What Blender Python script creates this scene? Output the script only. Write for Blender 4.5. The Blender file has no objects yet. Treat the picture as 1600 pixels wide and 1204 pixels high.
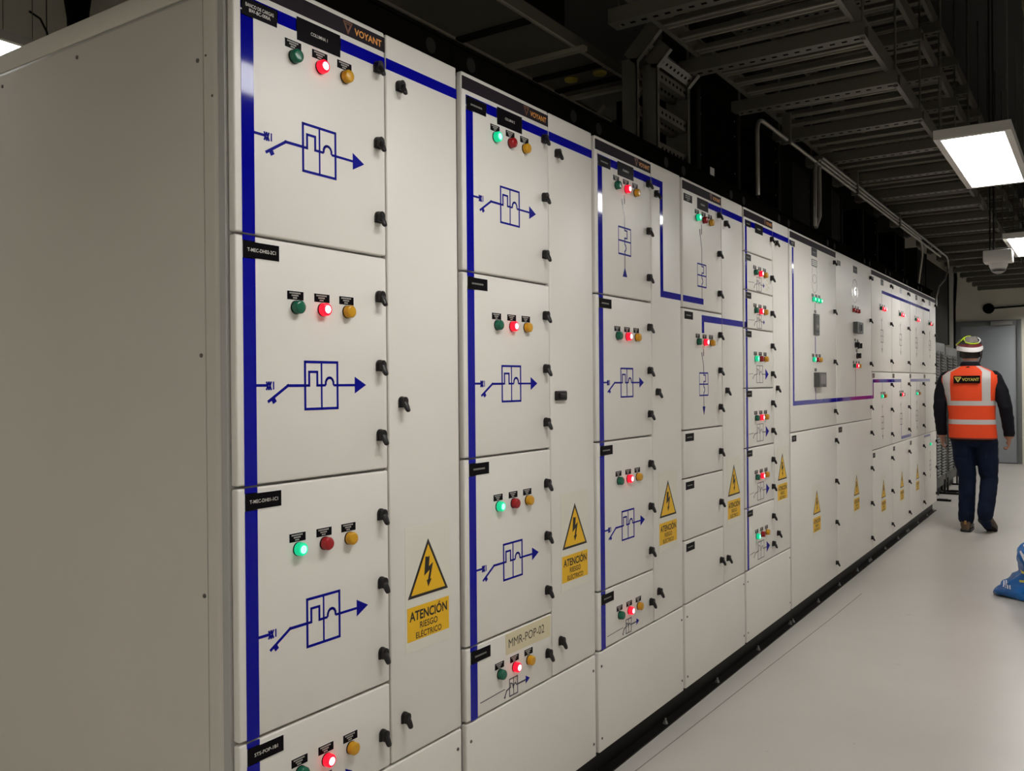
import bpy, bmesh, math, random
from mathutils import Vector, Matrix, noise
from mathutils.bvhtree import BVHTree
random.seed(7)
S = bpy.context.scene
COL = S.collection

# ------------------------------------------------------------------ camera, world, exposure
CAM = Vector((1.45, 0.0, 1.392))
yaw, pitch, roll = .592874, -.0025, -.008387
fwd = Vector((-math.sin(yaw)*math.cos(pitch), math.cos(yaw)*math.cos(pitch), math.sin(pitch)))
rgt = Vector((math.cos(yaw), math.sin(yaw), 0)); upv = rgt.cross(fwd)
r2 = math.cos(roll)*rgt + math.sin(roll)*upv; u2 = -math.sin(roll)*rgt + math.cos(roll)*upv
cd = bpy.data.cameras.new('camera'); co = bpy.data.objects.new('camera', cd); COL.objects.link(co)
m = Matrix((r2, u2, -fwd)).transposed().to_4x4(); m.translation = CAM; co.matrix_world = m
cd.sensor_width = 36; cd.lens = 1364.29*36/1600; cd.clip_start = .05; cd.clip_end = 80
S.camera = co
w = bpy.data.worlds.new('world'); S.world = w; w.use_nodes = True
w.node_tree.nodes['Background'].inputs[0].default_value = (.9, .92, 1, 1)
w.node_tree.nodes['Background'].inputs[1].default_value = .0
S.view_settings.view_transform = 'Standard'; S.view_settings.look = 'None'
S.view_settings.gamma = 1; S.view_settings.use_curve_mapping = False
S.view_settings.exposure = 0.0
PANEL_POWER = 24.2          # emission of the ceiling light diffusers
LIGHT_Z = 2.45

# ------------------------------------------------------------------ materials
MATS = {}
def srgb(h):
    h = h.lstrip('#'); c = [int(h[i:i+2], 16)/255 for i in (0, 2, 4)]
    return tuple((x/12.92 if x <= .04045 else ((x+.055)/1.055)**2.4) for x in c) + (1,)
def mat(name, col, rough=.5, metal=0., spec=.5, var=0., vscale=8., bump=0., bscale=200., emit=None, estr=0., coat=0., trans=0., alpha=1.):
    if name in MATS: return MATS[name]
    M = bpy.data.materials.new(name); M.use_nodes = True; MATS[name] = M
    nt = M.node_tree; b = nt.nodes['Principled BSDF']
    c = srgb(col) if isinstance(col, str) else tuple(col) + (1,)
    b.inputs['Base Color'].default_value = c
    b.inputs['Roughness'].default_value = rough; b.inputs['Metallic'].default_value = metal
    b.inputs['Specular IOR Level'].default_value = spec
    if coat: b.inputs['Coat Weight'].default_value = coat; b.inputs['Coat Roughness'].default_value = .08
    if trans: b.inputs['Transmission Weight'].default_value = trans
    if alpha < 1: b.inputs['Alpha'].default_value = alpha
    if emit:
        b.inputs['Emission Color'].default_value = srgb(emit) if isinstance(emit, str) else tuple(emit)+(1,)
        b.inputs['Emission Strength'].default_value = estr
    if var or bump:
        tc = nt.nodes.new('ShaderNodeTexCoord')
    if var:
        n = nt.nodes.new('ShaderNodeTexNoise'); n.inputs['Scale'].default_value = vscale; n.inputs['Detail'].default_value = 5
        nt.links.new(tc.outputs['Object'], n.inputs['Vector'])
        r = nt.nodes.new('ShaderNodeValToRGB')
        r.color_ramp.elements[0].position = .3; r.color_ramp.elements[1].position = .7
        r.color_ramp.elements[0].color = tuple(x*(1-var) for x in c[:3])+(1,)
        r.color_ramp.elements[1].color = tuple(min(1, x*(1+var)) for x in c[:3])+(1,)
        nt.links.new(n.outputs['Fac'], r.inputs['Fac']); nt.links.new(r.outputs['Color'], b.inputs['Base Color'])
    if bump:
        n2 = nt.nodes.new('ShaderNodeTexNoise'); n2.inputs['Scale'].default_value = bscale; n2.inputs['Detail'].default_value = 3
        nt.links.new(tc.outputs['Object'], n2.inputs['Vector'])
        bp = nt.nodes.new('ShaderNodeBump'); bp.inputs['Strength'].default_value = bump; bp.inputs['Distance'].default_value = .002
        nt.links.new(n2.outputs['Fac'], bp.inputs['Height']); nt.links.new(bp.outputs['Normal'], b.inputs['Normal'])
    return M
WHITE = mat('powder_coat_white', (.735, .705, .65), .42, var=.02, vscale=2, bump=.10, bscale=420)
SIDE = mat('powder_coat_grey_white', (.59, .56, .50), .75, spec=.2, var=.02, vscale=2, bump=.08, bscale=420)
BODY = mat('frame_grey', (.42, .41, .39), .5)
BLUE = mat('mimic_blue', (.0005, .001, .28), .06, spec=.22)
INK = mat('symbol_blue', (.002, .003, .24), .5, spec=.1)
DARKINK = mat('symbol_dark', (.03, .028, .05), .3)
FASCIA = mat('fascia_charcoal', (.026, .021, .026), .5, spec=.02)
BLACK = mat('plate_black', (.006, .005, .006), .3, spec=.03)
PLTXT = mat('plate_white', (.62, .60, .55), .5)
PLEDGE = mat('plate_edge_white', (.78, .76, .74), .5)
ORANGE = mat('logo_orange', (.80, .33, .05), .45)
LATCH = mat('latch_black', (.010, .008, .008), .42, spec=.35)
PLINTH = mat('plinth_black', (.006, .005, .004), .5, spec=.15)
STEEL = mat('zinc_steel', (.40, .40, .39), .4, metal=.9)
SCREW = mat('screw_dark', (.14, .13, .12), .45, metal=.6)
YEL = mat('warning_yellow', (.80, .46, .004), .45)
FILM = mat('sticker_film', (.715, .69, .60), .4)
SIGNK = mat('warning_black', (.010, .006, .004), .5)
NOTE = mat('paper_tape', (.67, .60, .40), .6)
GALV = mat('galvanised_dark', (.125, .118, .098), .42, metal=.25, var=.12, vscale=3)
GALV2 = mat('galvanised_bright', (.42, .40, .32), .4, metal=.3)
DUCT = mat('duct_black', (.004, .0035, .003), .8, spec=0)
DUCT2 = mat('duct_charcoal', (.014, .013, .011), .7, spec=.05)
CONDUIT = mat('conduit_grey', (.30, .28, .24), .35, metal=.6)
SKIN = mat('skin', (.36, .17, .11), .5)

# ------------------------------------------------------------------ mesh builder
class MB:
    def __init__(s): s.v = []; s.f = []; s.m = []
    def add(s, vs, fs, mi=0):
        o = len(s.v); s.v += [tuple(p) for p in vs]
        for f in fs: s.f.append(tuple(i+o for i in f)); s.m.append(mi)
    def box(s, x0, x1, y0, y1, z0, z1, mi=0):
        s.add([(x0,y0,z0),(x1,y0,z0),(x1,y1,z0),(x0,y1,z0),(x0,y0,z1),(x1,y0,z1),(x1,y1,z1),(x0,y1,z1)],
              [(0,3,2,1),(4,5,6,7),(0,1,5,4),(1,2,6,5),(2,3,7,6),(3,0,4,7)], mi); return s
    def prism(s, pts, x0, x1, mi=0):          # polygon in (y,z), extruded along x
        n = len(pts)
        s.add([(x0,)+tuple(p) for p in pts]+[(x1,)+tuple(p) for p in pts],
              [tuple(range(n-1,-1,-1)), tuple(range(n,2*n))]+[(i,(i+1)%n,n+(i+1)%n,n+i) for i in range(n)], mi); return s
    def prismy(s, pts, y0, y1, mi=0):         # polygon in (x,z), extruded along y
        n = len(pts)
        s.add([(p[0],y0,p[1]) for p in pts]+[(p[0],y1,p[1]) for p in pts],
              [tuple(range(n)), tuple(range(2*n-1,n-1,-1))]+[(i,n+i,n+(i+1)%n,(i+1)%n) for i in range(n)], mi); return s
    def stroke(s, pts, wd, x0, x1, mi=0, closed=False, ext=True):
        pts = [Vector(p) for p in pts]
        segs = list(zip(pts, pts[1:]+pts[:1])) if closed else list(zip(pts, pts[1:]))
        for k, (a, b) in enumerate(segs):
            d = b-a
            if d.length < 1e-6: continue
            d.normalize(); n = Vector((-d.y, d.x))*wd/2
            ea = d*wd*.5 if (ext and (closed or k > 0)) else d*0
            eb = d*wd*.5 if (ext and (closed or k < len(segs)-1)) else d*0
            q = [a-ea-n, b+eb-n, b+eb+n, a-ea+n]
            s.prism([(p.x, p.y) for p in q], x0, x1, mi)
        return s
    def ring(s, cy, cz, r, wd, x0, x1, mi=0, n=28):
        s.stroke([(cy+r*math.cos(2*math.pi*i/n), cz+r*math.sin(2*math.pi*i/n)) for i in range(n)], wd, x0, x1, mi, True, False); return s
    def lathe(s, prof, n=16, c=(0,0,0), axis='x', mi=0, mis=None):
        vs = []; fs = []; rings = []
        def P(h, r, a):
            ca, sa = r*math.cos(a), r*math.sin(a)
            if axis == 'x': return (c[0]+h, c[1]+ca, c[2]+sa)
            if axis == 'y': return (c[0]+ca, c[1]+h, c[2]+sa)
            return (c[0]+ca, c[1]+sa, c[2]+h)
        for h, r in prof:
            if r < 1e-6: rings.append([len(vs)]); vs.append(P(h, 0, 0))
            else:
                rings.append(list(range(len(vs), len(vs)+n))); vs += [P(h, r, 2*math.pi*i/n) for i in range(n)]
        o = len(s.v); s.v += vs
        for k in range(len(rings)-1):
            A, B = rings[k], rings[k+1]; mm = mis[k] if mis else mi
            for i in range(n):
                j = (i+1) % n
                if len(A) == 1 and len(B) == 1: continue
                if len(A) == 1: f = (A[0], B[i], B[j])
                elif len(B) == 1: f = (A[i], A[j], B[0])
                else: f = (A[i], A[j], B[j], B[i])
                s.f.append(tuple(q+o for q in f)); s.m.append(mm)
        for R, rev in ((rings[0], True), (rings[-1], False)):
            if len(R) > 1:
                f = tuple(q+o for q in (reversed(R) if rev else R)); s.f.append(f); s.m.append(mi if not mis else (mis[0] if rev else mis[-1]))
        return s
    def tube(s, pts, r, n=8, mi=0, cap=True):
        pts = [Vector(p) for p in pts]; rr = r if isinstance(r, (list, tuple)) else [r]*len(pts)
        o = len(s.v); prev = None
        for i, p in enumerate(pts):
            t = (pts[min(i+1, len(pts)-1)]-pts[max(i-1, 0)]).normalized()
            if prev is None:
                a = Vector((0,0,1)) if abs(t.z) < .9 else Vector((1,0,0)); u = t.cross(a).normalized()
            else: u = (prev-t*prev.dot(t)).normalized()
            prev = u; v = t.cross(u)
            rad = rr[i] if isinstance(rr[i], (list, tuple)) else (rr[i], rr[i])
            for k in range(n):
                a = 2*math.pi*k/n; s.v.append(tuple(p+u*math.cos(a)*rad[0]+v*math.sin(a)*rad[1]))
        for i in range(len(pts)-1):
            for k in range(n):
                j = (k+1) % n; s.f.append((o+i*n+k, o+i*n+j, o+(i+1)*n+j, o+(i+1)*n+k)); s.m.append(mi)
        if cap:
            s.f.append(tuple(o+k for k in range(n-1,-1,-1))); s.m.append(mi)
            s.f.append(tuple(o+(len(pts)-1)*n+k for k in range(n))); s.m.append(mi)
        return s
    def loft(s, rings, mi=0, cap=True, mis=None):
        n = len(rings[0]); o = len(s.v)
        for R in rings: s.v += [tuple(p) for p in R]
        for i in range(len(rings)-1):
            for k in range(n):
                j = (k+1) % n; s.f.append((o+i*n+k, o+i*n+j, o+(i+1)*n+j, o+(i+1)*n+k)); s.m.append(mis(i, k) if mis else mi)
        if cap:
            s.f.append(tuple(o+k for k in range(n-1,-1,-1))); s.m.append(mi)
            s.f.append(tuple(o+(len(rings)-1)*n+k for k in range(n))); s.m.append(mi)
        return s
    def text(s, st, yc, zc, wd, ht, x, mi=0, bold=0.):
        vs, fs = glyphs(st, bold)
        s.add([(x, yc+p[0]*wd, zc+p[1]*ht) for p in vs], fs, mi); return s
    def textx(s, st, xc, zc, wd, ht, y, mi=0, bold=0.):        # lettering facing -y
        vs, fs = glyphs(st, bold)
        s.add([(xc+p[0]*wd, y, zc+p[1]*ht) for p in vs], fs, mi); return s
    def mesh(s, name, mats, bevel=0., seg=2, smooth=True, angle=40):
        me = bpy.data.meshes.new(name)
        me.from_pydata(s.v, [], s.f)
        for M in (mats if isinstance(mats, (list, tuple)) else [mats]): me.materials.append(M)
        me.polygons.foreach_set('material_index', s.m)
        bm = bmesh.new(); bm.from_mesh(me)
        bmesh.ops.recalc_face_normals(bm, faces=bm.faces[:])
        if bevel:
            ed = [e for e in bm.edges if len(e.link_faces) == 2 and e.calc_face_angle(0) > .6]
            bmesh.ops.bevel(bm, geom=ed, offset=bevel, segments=seg, profile=.5, affect='EDGES')
        bm.to_mesh(me); bm.free()
        if smooth:
            me.shade_smooth(); me.set_sharp_from_angle(angle=math.radians(angle))
        return me
_G = {}
def glyphs(st, bold=0.):
    if (st, bold) in _G: return _G[(st, bold)]
    cu = bpy.data.curves.new('t', 'FONT'); cu.body = st; cu.size = 1; cu.resolution_u = 3; cu.offset = bold
    cu.align_x = 'CENTER'; cu.space_line = .95
    ob = bpy.data.objects.new('t', cu); COL.objects.link(ob)
    bpy.context.view_layer.update()
    me = ob.evaluated_get(bpy.context.evaluated_depsgraph_get()).to_mesh()
    vs = [v.co.copy() for v in me.vertices]; fs = [tuple(p.vertices) for p in me.polygons]
    bpy.data.objects.remove(ob); bpy.data.curves.remove(cu)
    x0 = min(v.x for v in vs); x1 = max(v.x for v in vs); y0 = min(v.y for v in vs); y1 = max(v.y for v in vs)
    vs = [((v.x-x0)/(x1-x0)-.5, (v.y-y0)/(y1-y0)-.5) for v in vs]
    _G[(st, bold)] = (vs, fs); return vs, fs
def obj(name, me, parent=None, loc=(0,0,0)):
    o = bpy.data.objects.new(name, me); COL.objects.link(o); o.location = loc
    if parent is not None: o.parent = parent
    return o
def tag(o, label=None, cat=None, group=None, kind=None):
    if label: o['label'] = label
    if cat: o['category'] = cat
    if group: o['group'] = group
    if kind: o['kind'] = kind
    return o
def empty(name, loc, label, cat, group=None):
    o = bpy.data.objects.new(name, None); COL.objects.link(o); o.location = loc; o.empty_display_size = .1
    return tag(o, label, cat, group)

# ------------------------------------------------------------------ room shell
X0, X1, Y0, Y1, H = -3.6, 2.4, -3.0, 16.55, 4.35
fm = mat('epoxy_floor', (.54, .51, .465), .34, var=.05, vscale=1.3, bump=.04, bscale=60)
floor = obj('floor', MB().box(X0, X1, Y0, Y1, -.1, 0).mesh('floor', fm)); tag(floor, kind='structure')
sm = mat('seam_grey', (.20, .185, .16), .6)
sb = MB()
pp = [(.045, 2.3), (.075, 3.25), (.105, 4.3), (.137, 5.3), (.150, 6.0)]
for (a, b), (c, d) in zip(pp, pp[1:]): sb.add([(a-.0022, b, .0006), (a+.0022, b, .0006), (c+.0022, d, .0006), (c-.0022, d, .0006)], [(0,1,2,3)])
obj('floor_seam', sb.mesh('floor_seam', sm), floor)
mk = mat('floor_scuff', (.16, .14, .12), .6)
for x, y, l, a in ((.62, 4.6, .022, .4), (1.0, 4.2, .012, 1.2), (.40, 3.25, .016, .2), (.66, 3.5, .014, 2), (.5, 5.6, .025, .7)):
    q = MB(); dx, dy = math.cos(a)*l/2, math.sin(a)*l/2
    q.add([(-dx-dy*.1,-dy+dx*.1,.0005),(-dx+dy*.1,-dy-dx*.1,.0005),(dx+dy*.12,dy-dx*.12,.0005),(dx-dy*.12,dy+dx*.12,.0005)],[(0,1,2,3)])
    obj('floor_scuff', q.mesh('floor_scuff', mk), floor, (x, y, 0))
wm = mat('wall_paint', (.70, .665, .56), .7, var=.05, vscale=1.5)
wr = mat('wall_paint_white', (.80, .78, .74), .6, var=.03, vscale=1.5)
dk = mat('ceiling_dark', (.018, .017, .015), .8)
for nm, a, M in (('wall_left', (X0-.1, X0, Y0, Y1, 0, H), wm), ('wall_right', (X1, X1+.1, Y0, Y1, 0, H), wr),
                 ('wall_near', (X0-.1, X1+.1, Y0-.1, Y0, 0, H), wm), ('wall_far', (X0-.1, X1+.1, Y1, Y1+.1, 0, H), wm)):
    tag(obj(nm, MB().box(*a).mesh(nm, M)), kind='structure')
tag(obj('ceiling', MB().box(X0-.1, X1+.1, Y0-.1, Y1+.1, H, H+.1).mesh('ceiling', dk)), kind='structure')
# far door with frame, closer
dg = mat('door_grey_blue', (.30, .32, .34), .45); dfm = mat('door_frame_grey', (.15, .155, .155), .5)
door = obj('door_1', MB().box(-.50, .315, Y1-.03, Y1-.001, .012, 2.28).mesh('door_1', dg, .003), None); tag(door, kind='structure')
fb = MB().box(-.60, -.50, Y1-.05, Y1-.001, 0, 2.37).box(.315, .385, Y1-.05, Y1-.001, 0, 2.37).box(-.50, .315, Y1-.05, Y1-.001, 2.28, 2.37)
obj('door_frame', fb.mesh('door_frame', dfm, .004), door)
obj('door_threshold', MB().box(-.50, .315, Y1-.03, Y1-.002, 0, .010).mesh('door_threshold', PLINTH), door)
cl = obj('door_closer', MB().box(-.05, .26, Y1-.11, Y1-.052, 2.285, 2.355).box(.09, .11, Y1-.2, Y1-.05, 2.265, 2.282).mesh('door_closer', mat('closer_grey', (.27, .265, .25), .4), .004), door)
tag(obj('trim_1', MB().box(-.74, -.61, Y1-.09, Y1-.001, 0, 3.4).mesh('trim_1', mat('pilaster_paint', (.50, .49, .44), .6), .006)), kind='structure')
tag(obj('wall_cable', MB().tube([(-.585, Y1-.04, 3.35), (-.575, Y1-.04, 3.1), (-.60, Y1-.06, 2.6), (-.605, Y1-.06, 2.0), (-.60, Y1-.06, 1.2)], .025, 8).mesh('wall_cable', BLACK)),
    'thick black cable running down the far wall beside the grey door', 'cable')
vt = obj('wall_bracket', MB().box(-.49, .25, Y1-.12, Y1-.001, 3.20, 3.33).box(-.44, .2, Y1-.14, Y1-.1, 3.225, 3.30, 1).mesh('wall_bracket', [mat('rust_brown', (.06, .045, .032), .6), DUCT], .004))
tag(vt, 'dark brown flat bracket high on the far wall above the door', 'bracket')
al = empty('alarm_sounder', (-.087, Y1, 2.571), 'round dark alarm sounder on the far wall above the door', 'alarm')
obj('housing', MB().lathe([(0, .085), (-.05, .085), (-.075, .06), (-.085, 0)], 24, axis='y').mesh('housing', DUCT), al)
obj('feed_conduit', MB().tube([(.05, -.03, 0), (.6, -.03, .02), (1.6, -.03, .02)], .014, 8).mesh('feed_conduit', PLINTH), al)

# ------------------------------------------------------------------ switchgear: shared small pieces
def lamp_mesh(name, side, rim, centre):
    b = MB(); b.lathe([(0, .0152), (.0025, .0152), (.003, .0145), (.0145, .0145), (.0172, .0128), (.0178, .0088), (.0180, 0)], 24,
                      mis=[0, 0, 1, 1, 2, 3])
    return b.mesh(name, [BLACK, side, rim, centre], angle=50)
LM = {}
gO = mat('lens_green', (.004, .115, .062), .25); rO = mat('lens_red', (.34, .006, .010), .25); yO = mat('lens_amber', (.60, .30, .006), .3)
LM['g'] = lamp_mesh('lamp_green', gO, gO, gO); LM['r'] = lamp_mesh('lamp_red', rO, rO, rO); LM['y'] = lamp_mesh('lamp_amber', yO, yO, yO)
LM['G'] = lamp_mesh('lamp_green_lit', mat('lens_green_lit_side', (.0, .25, .12), .3, emit=(.0, .55, .24), estr=.9),
                    mat('lens_green_lit_rim', (.0, .3, .15), .3, emit=(.0, .75, .33), estr=.9), mat('lens_green_lit', (.2, .8, .5), .3, emit=(.25, 1, .62), estr=2.2))
LM['R'] = lamp_mesh('lamp_red_lit', mat('lens_red_lit_side', (.5, .0, .01), .3, emit=(1, .004, .02), estr=1.7),
                    mat('lens_red_lit_rim', (.45, .0, .02), .3, emit=(.75, .004, .035), estr=.8), mat('lens_red_lit', (.9, .5, .5), .3, emit=(1, .50, .55), estr=4.5))
LAMPNAME = {'g': 'unlit green lens', 'r': 'unlit red lens', 'y': 'unlit amber lens', 'G': 'glowing green lens', 'R': 'glowing red lens'}
# label above each lamp: black tag with three rows of tiny print
b = MB().box(0, .0005, -.0250, .0250, -.0108, .0108, 2).box(0, .0008, -.0232, .0232, -.0093, .0093, 0)
for z, hw in ((.0052, .017), (0, .011), (-.0052, .007)):
    for k in range(int(hw/.002)):
        b.box(.0008, .0010, -hw+k*.004, -hw+k*.004+.0031, z-.0016, z+.0016, 1)
LTAG = b.mesh('lamp_label', [BLACK, mat('tiny_print', (.40, .38, .35), .5), PLEDGE], smooth=False)
# swing latch
def latch_mesh():
    b = MB(); n = 10
    o = [(.0135*math.cos(math.pi*i/n), .004+.0135*math.sin(math.pi*i/n)) for i in range(n+1)] + [(-.0135, -.0135), (.0135, -.0135)]
    b.prism(o, 0, .006)
    o2 = [(p[0]*.84, p[1]*.88+.0008) for p in o]; b.prism(o2, .006, .017)
    b.tube([(.008, 0, .004), (.014, 0, -.003), (.020, 0, -.012), (.0238, 0, -.020)], [(.0112, .0085), (.0108, .0078), (.0100, .0066), (.0090, .0056)], 12)
    b.tube([(.0238, 0, -.020), (.0255, 0, -.0235), (.0262, 0, -.0252)], [(.0090, .0056), (.0072, .0045), (.004, .0025)], 12)
    b.lathe([(.0165, .0065), (.0185, .006), (.0185, 0)], 12, (0, 0, .007))
    b.v = [(x*.92, y*.86, z*.9) for x, y, z in b.v]
    return b.mesh('latch', LATCH, angle=35)
LATCHM = latch_mesh()
SCREWM = MB().lathe([(0, .0048), (.0018, .0044), (.0024, .003), (.0012, .0016), (.0012, 0)], 12).mesh('screw', SCREW)
BOLTM = MB().lathe([(0, .012), (.002, .012), (.002, .009), (.010, .009), (.010, .0042), (.022, .0042), (.023, 0)], 6, axis='z').mesh('bolt', STEEL)
# warning sign
def sign_mesh():
    b = MB(); b.box(0, .0006, -.090, .090, -.135, .182, 0)
    t = .0012; b.prism([(-.081, 0), (.081, 0), (0, .144)], .0006, t, 1)
    b.prism([(-.0685, .0072), (.0685, .0072), (0, .1290)], t, t+.0003, 2)
    bolt = [(-.012, .0985), (.0005, .0965), (.0050, .0985), (.0015, .071), (.0185, .0795), (.0060, .0375), (.0125, .0385), (-.0015, .0195), (-.0080, .0375), (-.0025, .0375), (.0045, .062), (-.0175, .050)]
    b.prism(bolt, t+.0003, t+.0006, 1)
    b.box(.0006, t, -.0845, .0845, -.108, -.022, 2)
    b.text('ATENCIÓN', 0, -.0425, .152, .031, t+.0003, 1, .026)
    b.text('RIESGO', 0, -.0725, .072, .017, t+.0003, 1, .014)
    b.text('ELÉCTRICO', 0, -.0945, .104, .0195, t+.0003, 1, .014)
    return b.mesh('warning_sign', [FILM, SIGNK, YEL], smooth=False)
SIGNM = sign_mesh()
# mimic symbols (withdrawable breaker with thermal and magnetic trips), local origin at box centre
T0, T1 = 0, .0006
def trip(b, wd, s=1., mi=0):
    hw = .0515*s
    b.stroke([(-hw, 0), (-.037*s, 0), (-.037*s, .030*s), (-.013*s, .030*s), (-.013*s, 0), (.0, 0), (.012*s, 0)], wd, T0, T1, mi)
    arc = [(.0245*s-.0125*s*math.cos(math.pi*i/8), .017*s*math.sin(math.pi*i/8)**.8) for i in range(9)]
    b.stroke(arc, wd, T0, T1, mi); b.stroke([(.037*s, 0), (hw, 0)], wd, T0, T1, mi)
def sym_feeder():
    b = MB(); wd = .0058
    b.stroke([(-.049, -.052), (.049, -.052), (.049, .052), (-.049, .052)], wd, T0, T1, 0, True); b.stroke([(0, -.052), (0, .052)], .0045, T0, T1)
    trip(b, .0055)
    b.stroke([(.049, 0), (.106, 0)], .0056, T0, T1); b.prism([(.105, -.0195), (.143, 0), (.105, .0195)], T0, T1)
    b.stroke([(-.049, 0), (-.098, 0), (-.153, -.034)], .0062, T0, T1)
    b.stroke([(-.140, -.026), (-.134, -.036)], .011, T0, T1, ext=False)
    b.stroke([(-.183, .001), (-.152, .001)], .0058, T0, T1)
    for y in (-.153, -.147): b.stroke([(y-.0035, -.009), (y+.0035, .009)], .004, T0, T1); b.stroke([(y-.0035, .009), (y+.0035, -.009)], .004, T0, T1)
    b.stroke([(-.1375, -.008), (-.1375, .009)], .0032, T0, T1)
    return b.mesh('mimic_symbol', INK, smooth=False)
def sym_small(bw, bh, arrow, ax, mi_big):
    b = MB(); wd = .0033
    b.stroke([(-bw/2, -bh/2), (bw/2, -bh/2), (bw/2, bh/2), (-bw/2, bh/2)], wd, T0, T1, 0, True); b.stroke([(0, -bh/2), (0, bh/2)], wd*.8, T0, T1)
    s = bw/.103
    b.stroke([(-bw/2, 0), (-.037*s, 0), (-.037*s, .03*s), (-.013*s, .02*s), (-.006*s, -.004), (.012*s, .012*s), (.024*s, .018*s), (.037*s, 0), (bw/2, 0)], wd, T0, T1)
    b.stroke([(bw/2, 0), (ax, 0)], wd*1.4, T0, T1); b.prism([(ax, -arrow*.55), (ax+arrow, 0), (ax, arrow*.55)], T0, T1, 1)
    b.stroke([(-bw/2, 0), (-bw*.85, -.004), (-bw*1.05, -.018)], wd*1.2, T0, T1); b.stroke([(-bw*1.05, -.018), (-bw*1.1, -.024)], wd*2, T0, T1)
    b.stroke([(-.168, 0), (-bw*1.05, .003)], .0022, T0, T1)
    return b.mesh('mimic_symbol', [DARKINK, INK], smooth=False)
def sym_vert(top, bot, arrow, aw=.036, wd=.0050, dark=False):
    """vertical incomer symbol: box centred on the origin, isolator above, arrow below (arrow=+1 up, -1 down)"""
    b = MB(); h = .049
    b.stroke([(-.051, -h), (.051, -h)], .0062, T0, T1, 0); b.stroke([(-.051, h), (.051, h)], .0062, T0, T1, 0); b.stroke([(-.051, 0), (.051, 0)], .0058, T0, T1, 0)
    for y in (-.050, .050): b.stroke([(y, -h), (y, h)], .0034, T0, T1, 0)
    b.stroke([(0, h), (0, .040), (.020, .040), (.020, .012), (0, .012), (0, 0), (0, -.010), (.008, -.017), (.010, -.024), (.008, -.031), (0, -.038), (0, -h)], wd, T0, T1, 0)
    b.stroke([(0, h), (0, top*.52), (-.020, top*.86)], .0044, T0, T1, 1); b.stroke([(-.016, top*.78), (-.0215, top*.90)], .007, T0, T1, 1)
    b.stroke([(0, top*.80), (0, top)], .0044, T0, T1, 1); b.stroke([(0, top*.82), (0, top*.92)], .007, T0, T1, 1)
    b.stroke([(0, -h), (0, bot)], .0044, T0, T1, 1)
    if arrow == 1: b.prism([(-.018, bot), (.018, bot), (0, bot+aw)], T0, T1, 0)
    if arrow == -1: b.prism([(-.016, bot+aw), (.016, bot+aw), (0, bot)], T0, T1, 0)
    return b.mesh('mimic_symbol', [DARKINK if dark else INK, DARKINK], smooth=False)
FEED = sym_feeder()
SM_A = sym_small(.043, .050, .022, .066, 0)
SM_B = sym_small(.071, .069, .022, .066, 0)
SM_C = sym_small(.098, .087, .052, .092, 0)
# dark fascia with trade mark
def fascia_mesh(wd, logo=True):
    b = MB(); b.box(-.018, .0010, 0, wd, -.018, .018, 0)
    if logo:
        y0 = wd-.140
        for s_, w_ in ((1., .0030), (.62, .0020)):
            cy = y0+.014
            b.stroke([(cy-.0135*s_, .0125*s_+.001), (cy+.0135*s_, .0125*s_+.001), (cy, -.0135*s_+.001)], w_, .0010, .0013, 2, True)
        b.text('VOYANT', wd-.058, -.001, .093, .0165, .0013, 1, .02)
    return b.mesh('fascia_strip', [FASCIA, ORANGE, mat('logo_copper', (.20, .085, .045), .4, metal=.3)], smooth=False)
_P = {}
def plate_mesh(wd, ht, text=None, rows=1, edge=True, M=None):
    k = (wd, ht, text, rows, edge, M)
    if k in _P: return _P[k]
    b = MB()
    if edge: b.box(0, .0008, -wd/2-.0024, wd/2+.0024, -ht/2-.0018, ht/2+.0018, 2)
    b.box(0, .0014, -wd/2, wd/2, -ht/2, ht/2, 0)
    if text:
        ls = text.split('\n'); lh = min(.0075, ht*.6/len(ls))
        for i, l in enumerate(ls):
            z = ((len(ls)-1)/2-i)*lh*1.35
            b.text(l, 0, z, min(wd*.8, .0056*len(l)*lh/.0075), lh, .0017, 1, .012)
    else:
        for r in range(rows):
            z = ((rows-1)/2-r)*.0085
            hw = wd*.30 if r < rows-1 or rows == 1 else wd*.14
            for i in range(int(hw*2/.0042)):
                b.box(.0014, .0016, -hw+i*.0042, -hw+i*.0042+.0032, z-.0024, z+.0024, 1)
    _P[k] = b.mesh('name_plate', [M or BLACK, PLTXT if text else mat('dull_print', (.22, .21, .19), .5), PLEDGE], smooth=False)
    return _P[k]
TOP, BOT = 2.255, .100
DEPTH = 1.0
def stripe(door, y0, y1, z0, z1):
    c = door['c']; me = MB().box(0, .0008, -(y1-y0)/2, (y1-y0)/2, -(z1-z0)/2, (z1-z0)/2).mesh('mimic_stripe', BLUE, smooth=False)
    return obj('mimic_stripe', me, door, (0, (y0+y1)/2-c[0], (z0+z1)/2-c[1]))
def line(door, pts, wd=.0036, M=None):
    c = door['c']; me = MB().stroke([(p[0]-c[0], p[1]-c[1]) for p in pts], wd, 0, .0006).mesh('mimic_line', M or DARKINK, smooth=False)
    return obj('mimic_line', me, door)
def put(door, name, me, y, z, x=0., lab=None):
    c = door['c']; o = obj(name, me, door, (x, y-c[0], z-c[1]))
    if lab: o['label'] = lab
    return o
def lamps(door, ys, z, code, tags=True, dz=.0255):
    for y, c in zip(ys, code):
        put(door, 'indicator_lamp', LM[c], y, z, 0, LAMPNAME[c])
        if tags: put(door, 'lamp_label', LTAG, y-.002, z+dz)
def latches(door, y, zs):
    for z in zs: put(door, 'latch', LATCHM, y, z-.002)
def plate(door, y0, y1, z0, z1, text=None, rows=1, M=None):
    return put(door, 'name_plate', plate_mesh(round(y1-y0, 4), round(z1-z0, 4), text, rows, True, M), (y0+y1)/2, (z0+z1)/2)
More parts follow.
